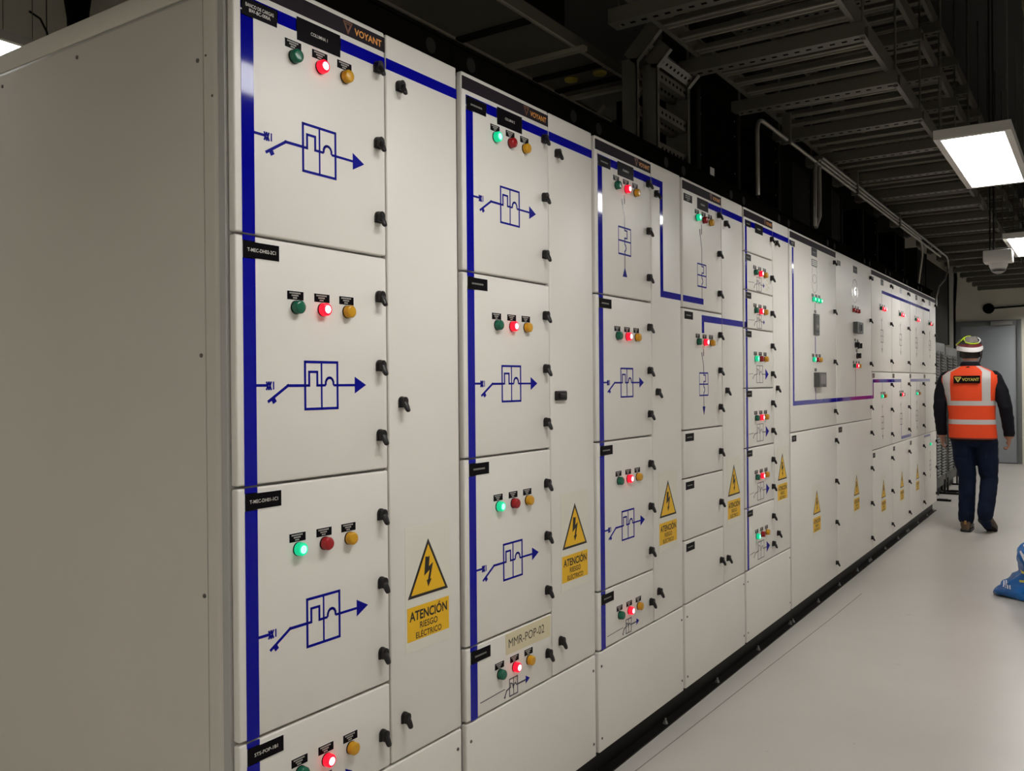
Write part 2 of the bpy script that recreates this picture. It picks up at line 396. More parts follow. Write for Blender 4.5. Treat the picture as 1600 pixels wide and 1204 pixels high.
def sign(door, y, z): return put(door, 'warning_sign', SIGNM, y, z, 0, 'yellow electrical hazard triangle with ATENCIÓN RIESGO ELÉCTRICO plate below')
class Cab:
    def __init__(s, L, wd, label):
        s.L, s.w = L, wd
        s.e = empty('switchgear_cabinet', (0, L, 0), label, 'cabinet', 'switchgear cabinets in one long row')
        obj('body', MB().box(-DEPTH, -.0215, .001, wd-.001, BOT, TOP-.012).mesh('body', BODY, .003), s.e)
        p = MB().prismy([(-.05, 0), (-.004, 0), (-.004, .006), (-.043, .006), (-.043, .094), (-.030, .094), (-.030, .0995), (-.05, .0995)], .0, wd)
        p.box(-DEPTH, -.05, .0, wd, 0, .0995)
        s.pl = obj('plinth', p.mesh('plinth', PLINTH), s.e)
        rb = MB().box(-.13, -.030, .002, wd-.002, TOP-.012, 2.338).box(-.032, -.022, .002, wd-.002, 2.330, 2.340)
        s.roof = obj('roof_rail', rb.mesh('roof_rail', DUCT, .002), s.e)
        for y in (.09, wd-.09):
            obj('lifting_hole_cap', MB().lathe([(0, .021), (.003, .021), (.003, 0)], 20).mesh('lifting_hole_cap', DUCT2), s.roof, (-.030, y, 2.296))
    def door(s, name, y0, y1, z0, z1, gap=.003, rad=.0045):
        """leaf between two heights; y offsets are from the cabinet's left edge"""
        hy, hz = (y1-y0)/2, (z1-z0)/2-gap
        o = obj(name, MB().box(-.0205, 0, -hy, hy, -hz, hz).mesh(name, WHITE, rad, 3, angle=30), s.e, (0, (y0+y1)/2, (z0+z1)/2))
        o['c'] = ((y0+y1)/2, (z0+z1)/2)
        return o
def base_panel(c):
    d = c.door('base_panel', .008, c.w-.016, BOT, .455)
    for y in (.026, c.w-.034):
        for z in (.402, .150): put(d, 'screw', SCREWM, y, z)
    return d
LX, LAT, WLAT, SIGX = (.168, .246, .323), .430, .510, .609
def left_door(c, z0, z1): return c.door('compartment_door', .008, .459, z0, z1)
def wide_door(c, z0=.455): return c.door('cable_door', .4645, c.w-.0160, z0, TOP)
def fascia(d, y0, y1, logo=True, z=2.222): return put(d, 'fascia_strip', fascia_mesh(round(y1-y0, 4), logo), y0, z)
SX0, SX1 = .026, .058
def vstripe(d, z0, z1, y0=SX0, y1=SX1): return stripe(d, y0, y1, z0, z1)
Ls = [1.146, 1.9085, 2.671, 3.4335, 4.196, 4.9585, 6.0035, 7.083, 7.870, 8.657, 9.444, 10.231]
C = [None]
LAB = ['switchgear cabinet nearest the camera with grey side panel and COLUMNA 1 plate',
       'second switchgear cabinet, with the handwritten MMR-POP-02 tape and a black lock on its tall door',
       'third switchgear cabinet, whose blue stripe turns down beside a vertical breaker symbol',
       'fourth switchgear cabinet, with three plain lower doors and no blue stripe on its left edge',
       'fifth switchgear cabinet, stacked with seven short doors and six rows of lamps',
       'wide switchgear cabinet with transformer circles and three green lamps inside a blue line frame',
       'wide switchgear cabinet with a circled G and three dark red lamps',
       'narrow far switchgear cabinet next to the circled G one, where the upper blue bar begins',
       'narrow far switchgear cabinet, second of the four beyond the circled G one',
       'narrow far switchgear cabinet, third of the four beyond the circled G one',
       'last switchgear cabinet, at the far end beside the man in the orange vest']
for i in range(11): C.append(Cab(Ls[i], Ls[i+1]-Ls[i], LAB[i]))
by = [1.62, 2.13, 2.70, 3.28, 3.86, 4.44, 5.00, 5.055, 5.60, 6.13, 6.66, 7.05, 7.11, 7.65, 8.20, 8.62, 8.69, 9.2, 9.75, 10.15]
for y in by:
    k = max(i for i in range(11) if Ls[i] <= y)
    obj('anchor_bolt', BOLTM, C[k+1].pl, (-.022, y-Ls[k], .006))

# cabinet 1: side panel, corner post
c = C[1]
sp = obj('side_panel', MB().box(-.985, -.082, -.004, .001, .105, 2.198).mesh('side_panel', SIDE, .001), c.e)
for x, z in ((-.098, 2.066), (-.095, 1.455), (-.092, .957), (-.55, 2.170), (-.9, 2.170), (-.55, .14), (-.098, .35)):
    o = obj('screw', SCREWM, sp, (x, -.004, z)); o.rotation_euler = (0, 0, -math.pi/2)
obj('top_rail', MB().box(-.99, -.079, -.005, .002, 2.206, TOP-.002).mesh('top_rail', SIDE, .003), c.e)
post = [(-.079, .0), (-.079, -.004), (-.052, -.004)] + [(-.052+.016*math.sin(a), .012-.016*math.cos(a)) for a in [i*math.pi/16 for i in range(1, 9)]] + [(-.036, .03), (-.06, .03)]
pb = MB(); n = len(post)
pb.add([(p[0], p[1], .10) for p in post]+[(p[0], p[1], TOP-.002) for p in post],
       [tuple(range(n)), tuple(range(2*n-1, n-1, -1))]+[(i, (i+1) % n, n+(i+1) % n, n+i) for i in range(n)])
po = obj('corner_post', pb.mesh('corner_post', SIDE, angle=30), c.e)
for x, z in ((-.072, 2.071), (-.052, 1.985)):
    o = obj('screw', SCREWM, po, (x, -.004, z)); o.rotation_euler = (0, 0, -math.pi/2); o.scale = (.6, .6, .6)

ZD = [TOP, 1.703, 1.184, .662, .455]
LZ = [2.105, 1.561, 1.036, .549]; SZ = [1.915, 1.391, .868]; LATZ = [(2.160, 1.977, 1.797), (1.605, 1.438, 1.270), (1.078, .913, .742), (.543,)]
def std_column(c, lit, texts, colname, first_sym=True):
    ds = []
    for i in range(4):
        d = left_door(c, ZD[i+1], ZD[i]); ds.append(d)
        if i == 0:
            fascia(d, .010, .459)
            stripe(d, .026 if first_sym else .026, .459, 2.163, 2.191)
            plate(d, .029, .121, 2.152, 2.187, texts[0])
            put(d, 'column_plate', plate_mesh(.131, .051, colname), .242, 2.171)
            vstripe(d, ZD[1]+.002, 2.160)
        else:
            vstripe(d, ZD[i+1]+.002, ZD[i]-.002)
            plate(d, .028, .121, ZD[i]-.048, ZD[i]-.015, texts[i])
        if i < 3 or True: lamps(d, LX, LZ[i], lit[i])
        latches(d, LAT, LATZ[i])
        if i == 3: put(d, 'mimic_symbol', SM_A, .2385, .494)
        elif i > 0 or first_sym: put(d, 'mimic_symbol', FEED, .241, SZ[i])
    base_panel(c)
    return ds
d1 = std_column(C[1], ['gRy', 'gRy', 'Gry', 'gRy'], ['BANCO DE CARGAS\nBW-BC-000A', 'T-MEC-DH02-2C1', 'T-MEC-DH01-1C1', 'STS-POP-1B1'], 'COLUMNA 1')
wd = wide_door(C[1]); latches(wd, WLAT, (2.136, 1.348, .560)); sign(wd, SIGX, .848); stripe(wd, .4645, C[1].w-.016, 2.166, 2.193)
# cabinet 2
d2 = std_column(C[2], ['Gry', 'gRy', 'Gry', 'gRy'], [None]*4, 'COLUMNA 2')
wd = wide_door(C[2]); latches(wd, WLAT, (2.132, .562)); sign(wd, SIGX, .849); stripe(wd, .4645, C[2].w-.016, 2.164, 2.192)
put(wd, 'swing_lock', MB().box(0, .012, -.032, .032, -.0155, .0155).box(.012, .016, -.022, .022, -.009, .009).mesh('swing_lock', LATCH, .004, 3), .517, 1.351)
nb = MB().prism([(-.125, -.030), (.124, -.033), (.124, .033), (-.127, .032)], 0, .0005, 0); nb.text('MMR-POP-02', -.012, .001, .198, .026, .0007, 1)
put(d2[3], 'tape_note', nb.mesh('tape_note', [NOTE, SIGNK], smooth=False), .325, .624, 0, 'handwritten MMR-POP-02 on cream tape')
# cabinet 3
d3 = std_column(C[3], ['gRy', 'gRy', 'gRy', 'gRy'], [None]*4, 'COLUMNA 3', False)
put(d3[0], 'mimic_symbol', sym_vert(.170, -.131, 1), .232, 1.911)
wd = wide_door(C[3]); latches(wd, WLAT-.008, (2.134, 1.354, .569)); sign(wd, SIGX-.009, .852)
stripe(wd, .4645, .571, 2.165, 2.193); stripe(wd, .544, .571, 1.757, 2.165); stripe(wd, .544, C[3].w-.016, 1.731, 1.757)
# cabinet 4
c = C[4]; zz = [TOP, 1.705, 1.187, .983, .722, .455]; lat = [(2.155, 1.978, 1.796), (1.606, 1.444, 1.277), (1.074,), (.842,), (.575,)]
for i in range(5):
    d = left_door(c, zz[i+1], zz[i]); latches(d, .421, lat[i])
    if i == 0:
        fascia(d, .010, .459); put(d, 'column_plate', plate_mesh(.129, .049, 'COLUMNA 4'), .2335, 2.170); stripe(d, .300, .459, 2.167, 2.193)
        plate(d, .020, .113, 2.156, 2.188, None, 3); lamps(d, LX, 2.105, 'Gry'); put(d, 'mimic_symbol', sym_vert(.224, -.101, 0), .220, 1.858)
        stripe(d, .008, .235, 1.731, 1.757)
    else: plate(d, .020, .112, zz[i]-.047, zz[i]-.014)
    if i == 1:
        lamps(d, LX, 1.566, 'gRy'); put(d, 'mimic_symbol', sym_vert(.155, -.134, -1), .2325, 1.381)
        stripe(d, .214, .459, 1.656, 1.685); stripe(d, .214, .241, 1.606, 1.656)
wd = wide_door(c); latches(wd, .508, (2.130, 1.351, .569)); sign(wd, .603, .852); stripe(wd, .4645, c.w-.016, 2.167, 2.196); stripe(wd, .4645, c.w-.016, 1.657, 1.685)
base_panel(c)
# cabinet 5
c = C[5]; zz = [TOP, 2.036, 1.847, 1.655, 1.357, 1.060, .762, .455]
lat = [(2.146,), (1.940,), (1.752,), (1.579, 1.432), (1.277, 1.131), (.977, .833), (.677, .530)]
lz = [0, 1.944, 1.751, 1.507, 1.206, .906, .606]; lit = ['', 'gRy', 'gRy', 'Gry', 'gRy', 'gRy', 'Gry']; sz = [0, 1.888, 1.698, 1.428, 1.129, .829, .528]
for i in range(7):
    d = left_door(c, zz[i+1], zz[i]); latches(d, .427, lat[i])
    if i == 0:
        fascia(d, .010, .459); stripe(d, .024, .459, 2.165, 2.193); put(d, 'column_plate', plate_mesh(.123, .049, 'COLUMNA 5'), .235, 2.171)
        plate(d, .029, .109, 2.160, 2.190); vstripe(d, zz[1]+.002, 2.163, .023, .049)
    else:
        plate(d, .028, .108, zz[i]-.043, zz[i]-.012); vstripe(d, zz[i+1]+.002, zz[i]-.002, .023, .049)
        lamps(d, LX, lz[i], lit[i]); put(d, 'mimic_symbol', SM_B if i < 3 else SM_C, .233, sz[i])
    if i == 1:
        g = MB()
        for k in range(5):
            a = random.random()*3; g.prism([(.018*math.cos(a)*random.uniform(.2, 1)+.030*(k % 2), -.02+.012*k+.004*math.sin(a)), (.03+.028*(k % 2), -.022+.012*k), (.028+.02*(k % 2), -.012+.012*k), (.004+.028*(k % 2), -.010+.012*k)], 0, .0005)
        put(d, 'tape_scrap', g.mesh('tape_scrap', NOTE, smooth=False), .345, 1.889)
    if i == 2: stripe(d, .008, .049, 1.658, 1.686)
wd = wide_door(c); latches(wd, .511, (2.137, 1.355, .573)); sign(wd, .603, .852); stripe(wd, .4645, c.w-.016, 2.165, 2.193)
base_panel(c)

# cabinets 6 and 7
def screen_mesh(wd, ht, dep, style):
    b = MB().box(0, dep, -wd/2, wd/2, -ht/2, ht/2, 0)
    if style == 0:
        b.box(dep, dep+.001, -wd*.38, wd*.38, ht*.08, ht*.42, 1); b.box(dep, dep+.001, -wd*.30, wd*.30, -ht*.16, -ht*.02, 2)
        for k in range(4): b.box(dep, dep+.003, -wd*.36+k*wd*.19, -wd*.36+k*wd*.19+wd*.13, -ht*.38, -ht*.26, 3)
    elif style == 1:
        b.box(dep, dep+.001, -wd*.40, wd*.40, -ht*.30, ht*.40, 2); b.box(dep, dep+.003, wd*.05, wd*.38, -ht*.45, -ht*.35, 3)
    else:
        b.lathe([(dep, ht*.42), (dep+.004, ht*.40), (dep+.004, 0)], 24, mi=2); b.box(dep+.004, dep+.010, -ht*.07, ht*.07, -ht*.3, ht*.3, 3)
    return b.mesh('meter', [mat('meter_grey', (.075, .075, .07), .4), mat('meter_screen', (.10, .11, .10), .2), mat('meter_panel', (.17, .17, .165), .3), mat('meter_key', (.05, .05, .09), .4)], .0015, 1)
knob = MB().lathe([(0, .022), (.006, .022), (.008, .015), (.026, .013), (.027, 0)], 16).box(.008, .030, -.005, .005, -.018, .018).mesh('selector_knob', LATCH)
c = C[6]; L = c.L
d = c.door('metering_door', .007, c.w-.004, 1.098, TOP); e = c.door('breaker_door', .007, c.w-.004, BOT, 1.098)
fascia(d, .010, c.w-.005, False)
stripe(d, .007, .021, 2.164, 2.191); plate(d, .020, .108, 2.159, 2.190, None, 2)
plate(d, .455, .580, 2.153, 2.203, None, 1)
bx = MB().box(0, .0008, -.063, .063, -.022, .022, 0)
for z in (.012, .001, -.010): bx.box(.0008, .0011, -.052, .052, z-.003, z+.003, 1)
put(d, 'network_symbol', bx.mesh('network_symbol', [mat('symbol_grey', (.05, .05, .055), .4), PLTXT], smooth=False), .521, 2.112)
put(d, 'transformer_symbol', MB().ring(0, .029, .056, .0026, 0, .0006).ring(0, -.029, .056, .0026, 0, .0006).mesh('transformer_symbol', DARKINK, smooth=False), .525, 2.016)
lamps(d, (.481, .557, .628), 1.888, 'GGG'); lamps(d, (.480, .557, .630), 1.522, 'Gry')
line(d, [(.532, 1.868), (.532, 1.832)], .010); put(d, 'meter', screen_mesh(.100, .130, .012, 0), .541, 1.737)
put(d, 'lamp_label', LTAG, .532, 1.817)
line(d, [(.532, 1.665), (.532, 1.560)], .012, INK); put(d, 'meter', screen_mesh(.160, .090, .035, 1), .573, 1.398)
put(d, 'lamp_label', LTAG, .531, 1.460); line(d, [(.531, 1.350), (.531, 1.277)], .010, INK)
stripe(d, .053, .081, 1.277, 2.155); stripe(d, .053, c.w-.004, 1.251, 1.277)
latches(d, .982, (2.168, 1.846, 1.517, 1.193)); latches(e, 1.000, (1.001, .734, .463, .195))
plate(e, .022, .110, 1.046, 1.081, None, 2); sign(e, .537, .576)
c = C[7]
d = c.door('metering_door', .004, c.w-.006, 1.098, TOP); e = c.door('breaker_door', .004, c.w-.006, BOT, 1.098)
plate(d, .030, .122, 2.163, 2.195, None, 3); plate(d, .488, .612, 2.158, 2.207, None, 1)
SHINY = mat('symbol_gloss', (.03, .028, .05), .08, spec=.5)
put(d, 'generator_circle', MB().ring(0, 0, .082, .0030, 0, .0006, 0).mesh('generator_circle', SHINY, smooth=False), .543, 2.030)
put(d, 'generator_letter', MB().text('G', 0, 0, .046, .060, .0006, 0, .02).mesh('generator_letter', SHINY, smooth=False), .543, 2.030)
lamps(d, (.478, .556, .635), 1.890, 'rrr'); put(d, 'meter', screen_mesh(.186, .080, .030, 2), .575, 1.768)
for y, z in ((.545, 1.646), (.625, 1.641), (.590, 1.569)): put(d, 'selector_knob', knob, y, z); put(d, 'lamp_label', LTAG, y-.01, z+.036)
lamps(d, (.487, .570, .649), 1.496, 'gRy'); line(d, [(.541, 1.474), (.541, 1.277)], .008, mat('mimic_line_violet', (.10, .01, .07), .3))
stripe(d, .004, c.w-.006, 1.252, 1.277)
latches(d, 1.021, (2.171, 1.847, 1.520, 1.190)); latches(e, 1.026, (.997, .728, .462, .197))
plate(e, .042, .135, 1.044, 1.080, None, 2); sign(e, .549, .573)

# cabinets 8 to 11
SV_UP = sym_vert(.150, -.135, -1, wd=.0044, dark=True)
LATF = ((2.176, 1.862, 1.552), (1.357, 1.150, .946), (.746, .472, .194))
for k in range(8, 12):
    c = C[k]; lx = c.w-.057
    u = c.door('feeder_door', .006, c.w-.006, 1.457, TOP); mdr = c.door('feeder_door', .006, c.w-.006, .853, 1.457); lo = c.door('feeder_door', .006, c.w-.006, BOT, .853)
    fascia(u, .008, c.w-.007, False)
    for dd, zs in zip((u, mdr, lo), LATF): latches(dd, lx, zs)
    plate(u, .015, .085, 2.160, 2.190, None, 2); plate(u, .350, .450, 2.152, 2.200, None, 1, mat('plate_silver', (.33, .33, .33), .4) if k == 9 else None)
    plate(mdr, .015, .095, 1.410, 1.445, None, 2, mat('plate_maroon', (.06, .01, .012), .4) if k == 8 else None)
    if k < 11: plate(lo, .015, .095, .795, .832, None, 2)
    yc = .388+.004*(k-8)
    x0 = .387 if k == 8 else .006; x1 = c.w-.006 if k < 11 else .400
    stripe(u, x0, x1, 2.088, 2.113)
    line(u, [(yc, 2.088), (yc, 1.990)], .007)
    lamps(u, (yc-.062, yc+.02, yc+.10), 1.965, 'gRR' if k < 11 else 'gRr')
    put(u, 'mimic_symbol', SV_UP, yc, 1.745)
    if k == 8:
        stripe(mdr, .028, c.w-.006, 1.374, 1.400); stripe(mdr, .028, .056, 1.252, 1.374); stripe(mdr, .006, .028, 1.252, 1.277)
        lamps(mdr, (.343, .42, .48), 1.264, 'Gry')
    if k == 9:
        stripe(mdr, .006, .400, 1.374, 1.400); lamps(mdr, (.34, .42, .48), 1.265, 'gRr')
        stripe(mdr, .388, c.w-.006, .873, .898); line(mdr, [(.392, .898), (.392, .990)], .007, INK)
    if k == 10:
        stripe(mdr, .070, c.w-.006, 1.376, 1.402); lamps(mdr, (.37, .45, .52), 1.263, 'Gry')
        line(u, [(.062, 2.088), (.062, 1.462)], .016); line(mdr, [(.062, 1.452), (.062, .873)], .016); stripe(mdr, .006, .070, .873, .898)
    if k < 11:
        line(mdr, [(yc, 1.374), (yc, 1.290)], .007); put(mdr, 'mimic_symbol', SV_UP if k != 9 else SM_B, yc, 1.052) if k != 9 else put(mdr, 'mimic_symbol', sym_vert(.150, -.060, 0, wd=.0044, dark=True), yc, 1.052)
        sign(lo, .402, .450)
    else:
        stripe(mdr, .006, .380, 1.376, 1.402); line(mdr, [(.075, 1.376), (.075, .856)], .012)
        stripe(lo, .006, .380, .820, .842); line(lo, [(.370, .820), (.370, .760)], .007); put(lo, 'indicator_lamp', LM['G'], .352, .736, 0, LAMPNAME['G'])
        put(lo, 'mimic_symbol', SV_UP, .370, .520)
# end panel of the last cabinet
obj('end_panel', MB().box(-.98, -.03, C[11].w, C[11].w+.004, .105, TOP-.01).mesh('end_panel', SIDE, .001), C[11].e)

# ------------------------------------------------------------------ ceiling lights
def ceiling_light(name, x, y, z, lab, hang=True, power=1.):
    e = empty(name, (x, y, z), lab, 'ceiling light', 'long LED panel lights')
    fr = MB()
    for a in ((-.15, -.123, -.60, .60), (.123, .15, -.60, .60), (-.123, .123, -.60, -.573), (-.123, .123, .573, .60)): fr.box(a[0], a[1], a[2], a[3], 0, .042)
    fr.box(-.123, .123, -.573, .573, .030, .042)
    obj('frame', fr.mesh('frame', mat('light_frame', (.52, .50, .47), .4)), e)
    obj('diffuser', MB().box(-.123, .123, -.573, .573, .004, .014).mesh('diffuser', mat('led_diffuser', (.9, .9, .9), .5, emit=(1, .985, .955), estr=PANEL_POWER)), e)
    if hang:
        for px in (-.13, .13):
            for py in (-.5, .5): obj('hanger_wire', MB().tube([(px, py, .042), (px, py, H-z-.001)], .002, 6).mesh('hanger_wire', GALV), e)
    return e
LXC = .993
ceiling_light('ceiling_light', LXC, 4.85, LIGHT_Z, 'bright white panel light hung over the aisle, the larger one at upper right')
ceiling_light('ceiling_light', LXC, 8.15, LIGHT_Z, 'bright white panel light cut by the right picture edge beside the dome camera')
ceiling_light('ceiling_light', LXC, 1.73, LIGHT_Z, 'bright white panel light over the near end of the aisle, above the picture')
ceiling_light('ceiling_light', LXC, 11.1, LIGHT_Z, 'bright white panel light over the man in the vest, beyond the right edge')
ceiling_light('ceiling_light', LXC, 13.4, LIGHT_Z, 'bright white panel light over the aisle past the louvred cabinets')
ceiling_light('ceiling_light', LXC, 15.6, LIGHT_Z, 'bright white panel light over the aisle next to the grey far door')
ceiling_light('ceiling_light', LXC, -1.39, LIGHT_Z, 'bright white panel light over the aisle behind the camera')
ceiling_light('ceiling_light', -2.63, 1.55, 2.9, 'bright white panel light behind the near cabinet at upper left')
ceiling_light('ceiling_light', -2.63, -1.6, 2.9, 'bright white panel light added unseen in the rear aisle, behind the camera')  # fill light, added to brighten the left of the side panel
ceiling_light('ceiling_light', -2.63, 4.7, 2.9, 'bright white panel light added unseen in the rear aisle, behind the cabinet row')  # unseen fill light, added to lift the bounce behind the row

# ------------------------------------------------------------------ cable ladders over the aisle
def ladder(z, y0, y1, lab, lx=-.10, rx=.605, ph=0., struts=True):
    e = empty('cable_ladder', ((lx+rx)/2, y0, z), lab, 'cable ladder', 'stacked cable ladders over the aisle')
    ox = (lx+rx)/2; n = y1-y0
    for x, s_ in ((lx, 1), (rx, -1)):
        b = MB().prismy([(x-ox, 0), (x-ox+s_*.022, 0), (x-ox+s_*.022, .004), (x-ox+s_*.004, .004), (x-ox+s_*.004, .076), (x-ox+s_*.022, .076), (x-ox+s_*.022, .080), (x-ox, .080)], 0, n)
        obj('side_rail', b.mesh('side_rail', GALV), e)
    hw = (rx-lx)/2-.004
    rung = MB().prismy([(-hw, .012), (hw, .012), (hw, .036), (-hw, .036)], -.019, .019)
    rung.box(-hw, hw, -.024, -.016, .007, .013, 1).box(-hw, hw, .016, .024, .007, .013, 1)
    rm = rung.mesh('rung', [GALV, mat('galvanised_lit_edge', (.30, .28, .23), .35, metal=.3)]); y = .10+ph  # rung lips paler: the light they catch is put into the colour
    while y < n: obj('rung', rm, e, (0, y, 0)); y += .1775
    if struts:
        sb = MB(); a, b_ = lx-ox-.09, rx-ox+.035
        sb.box(a, b_, -.041, .041, -.062, -.058); sb.box(a, b_, -.041, -.037, -.058, -.002); sb.box(a, b_, .037, .041, -.058, -.002)
        k = a+.03
        while k < b_-.03: sb.box(k, k+.022, -.008, .008, -.0626, -.0615, 1); k += .05
        st = sb.mesh('support_channel', [mat('strut_grey', (.115, .108, .088), .45, metal=.25), DUCT])
        rod = MB().tube([(0, 0, -.075), (0, 0, H-z-.001)], .006, 6).lathe([(-.072, .012), (-.062, .012)], 6, axis='z').mesh('hanger_rod', GALV)
        y = (3.19-y0) % .71
        while y < n-.1:
            obj('support_channel', st, e, (0, y, 0))
            for x in (a+.03, b_-.015): obj('hanger_rod', rod, e, (x, y, 0))
            y += .71
    return e
ladder(2.90, 3.02, 16.3, 'lowest cable ladder running over the aisle, its rungs seen from below')
ladder(3.34, 1.2, 16.3, 'middle cable ladder of the three stacked over the aisle', ph=.06)
ladder(3.62, 1.2, 16.3, 'topmost cable ladder of the three stacked over the aisle', ph=.11)
dl = ladder(3.70, -.5, 16.3, 'dark cable ladder near the ceiling over the right side of the aisle', 1.5, 2.1, .03)
tag(obj('cable_bundle', MB().tube([(.10, 1.3, 3.76), (.12, 6, 3.76), (.1, 16.2, 3.76)], .06, 10).mesh('cable_bundle', mat('cable_rust', (.05, .022, .016), .6))), 'thick dark red cable bundle lying in the topmost ladder', 'cable')
tag(obj('ceiling_duct', MB().box(1.02, 2.4, 6.9, 7.5, 3.92, H-.002).mesh('ceiling_duct', mat('insulation_tan', (.30, .25, .13), .8), .01)), 'tan insulated air duct crossing above the ladders at the top right', 'duct')
tag(obj('drain_pipe', MB().tube([(1.17, 7.7, H-.002), (1.17, 7.7, 2.9), (1.17, 7.75, 2.72)], .045, 12).mesh('drain_pipe', DUCT2)), 'dark vertical pipe dropping behind the larger panel light', 'pipe')

# ladder drops into the cabinets (bent ladders with rungs along the row)
def drop(x, y0, y1, zb, zt, lab, bend=.14):
    e = empty('ladder_drop', (x, y0, zb), lab, 'cable ladder')
    n = y1-y0; prof = [(0, 0), (0, zt-zb), (bend, zt-zb+bend)]
    for y, s_ in ((0, 1), (n, -1)):
        b = MB()
        for (a, z0), (c_, z1) in zip(prof, prof[1:]):
            d = Vector((c_-a, z1-z0)).normalized(); nn = Vector((-d.y, d.x))*.035
            b.prismy([(a-nn.x, z0-nn.y), (c_-nn.x, z1-nn.y), (c_+nn.x, z1+nn.y), (a+nn.x, z0+nn.y)], y, y+s_*.006)
            b.prismy([(c_+nn.x*-.9, z1-nn.y*.9), (c_-nn.x, z1-nn.y), (a-nn.x, z0-nn.y), (a-nn.x*.9, z0-nn.y*.9)], y, y+s_*.028)
        obj('side_rail', b.mesh('side_rail', GALV), e)
    rb = MB().box(-.020, -.016, 0, n, -.024, .024).box(-.016, .012, 0, n, -.024, -.020).box(-.016, .012, 0, n, .020, .024)
    rb2 = MB().box(.016, .020, 0, n, -.024, .024).box(-.012, .016, 0, n, -.024, -.020).box(-.012, .016, 0, n, .020, .024)
    y = .04
    while y < n-.03: rb2.box(.020, .0206, y, y+.016, -.006, .006, 1); y += .042
    rm = rb2.mesh('rung', [GALV2 if False else GALV, DUCT])
    z = .10
    while z < zt-zb: obj('rung', rm, e, (0, 0, z)); z += .16
    o = obj('rung', rm, e, (bend*.4, 0, zt-zb+bend*.4)); o.rotation_euler = (0, math.pi/4, 0)
    return e
drop(-.27, 3.50, 3.98, 2.345, 2.82, 'bent cable ladder dropping from the overhead ladder behind the third cabinet')
drop(-.20, 3.56, 3.94, 2.345, 2.80, 'second bent cable ladder dropping in front of the first, beside the black bus duct', .075)
# bus ducts
def duct(name, x0, x1, y0, y1, z0, z1, lab, M=DUCT, bolts=True):
    e = empty(name, ((x0+x1)/2, (y0+y1)/2, z0), lab, 'duct')
    ox, oy = (x0+x1)/2, (y0+y1)/2
    obj('casing', MB().box(x0-ox, x1-ox, y0-oy, y1-oy, 0, z1-z0).mesh('casing', M, .004), e)
    for yy in (y0-oy, y1-oy-.035): obj('flange', MB().box(x1-ox, x1-ox+.012, yy, yy+.035, 0, z1-z0).mesh('flange', DUCT2, .002), e)
    if bolts:
        for z in (.08, .16, .36, .44):
            for y in (y0-oy+.06, y1-oy-.06):
                if z < z1-z0: obj('bolt', SCREWM, e, (x1-ox, y, z))
    return e
duct('bus_duct', -.60, -.17, 4.02, 4.62, 2.345, 2.83, 'black bus duct box rising from the fourth cabinet beside the bent ladders')
duct('bus_duct', -.60, -.16, 4.86, 5.30, 2.345, 2.83, 'black bus duct box behind the first bent conduit')
duct('bus_duct', -.60, -.22, 5.75, 6.25, 2.345, 2.83, 'charcoal bus duct box behind the pair of vertical conduits', DUCT2)
duct('bus_duct', -.60, -.22, 6.75, 7.1, 2.345, 2.83, 'charcoal bus duct rising over the circled G cabinet', DUCT2)
duct('bus_duct', -.60, -.20, 7.7, 8.3, 2.345, 2.83, 'black bus duct rising over the narrow far cabinets', DUCT)
duct('bus_duct', -.60, -.20, 9.1, 9.6, 2.345, 2.83, 'black bus duct rising near the far end of the row', DUCT)
duct('bus_duct', -.55, -.20, 10.32, 10.95, .0, 2.83, 'tall charcoal duct standing from the floor just past the last cabinet', DUCT2)
tag(obj('shade_backdrop', MB().box(-1.36, -1.30, 6.3, 16.0, 2.0, H-.002).mesh('shade_backdrop', DUCT2)), 'dark partition added for shade behind the far part of the cabinet row', 'backdrop')  # added dark sheet that gives the unlit background its darkness
tag(obj('shade_backdrop', MB().box(-1.36, -1.30, 2.05, 4.7, 2.0, H-.002).mesh('shade_backdrop', DUCT2)), 'dark partition added for shade behind the first cabinets, back of the slotted frame', 'backdrop')  # same added sheet, darkens what shows above the near cabinets
duct('bus_duct', -.60, -.25, 11.05, 13.1, 1.86, 2.83, 'long charcoal duct lying above the grey louvred cabinets', DUCT2, False)
# gland plate label on the first duct
tag(obj('hanging_tag', MB().box(-.170, -.166, 4.20, 4.25, 2.40, 2.47).box(-.170, -.165, 4.215, 4.24, 2.375, 2.40, 1).mesh('hanging_tag', [PLEDGE, YEL])), 'small white and yellow tag on the black bus duct', 'tag')
# solid tray behind the second cabinet, with cross straps and yellow discs
tr = empty('cable_tray', (-.69, 1.3, 2.90), 'flat olive grey cable tray seen from below, with pale straps and two yellow discs', 'cable tray')
OL = mat('tray_olive', (.11, .105, .078), .55, var=.15, vscale=4)
obj('tray_pan', MB().box(-.19, .19, 1.2, 3.2, 0, .006).box(-.19, -.184, 1.2, 3.2, 0, .06).box(.184, .19, 1.2, 3.2, 0, .06).mesh('tray_pan', OL), tr)
for x in (-.19, .186): obj('edge_trim', MB().box(x, x+.012, 1.2, 3.2, -.008, 0).mesh('edge_trim', GALV2), tr)
for y, M in ((2.13, GALV2), (2.70, GALV2)): obj('strap', MB().box(-.20, .24, y-.017, y+.017, -.022, -.002).mesh('strap', M), tr)
for y in (1.75, 2.37, 2.58): obj('joint_strip', MB().box(-.18, .18, y-.025, y+.025, -.010, -.0005).mesh('joint_strip', DUCT2), tr)
yd = mat('disc_yellow', (.52, .43, .06), .5)
for x, y in ((-.03, 2.47), (.13, 2.47)):
    obj('yellow_disc', MB().lathe([(-.016, .008), (-.012, .030), (-.004, .034), (-.0006, .034)], 20, axis='z').mesh('yellow_disc', yd), tr, (x, y, 0))
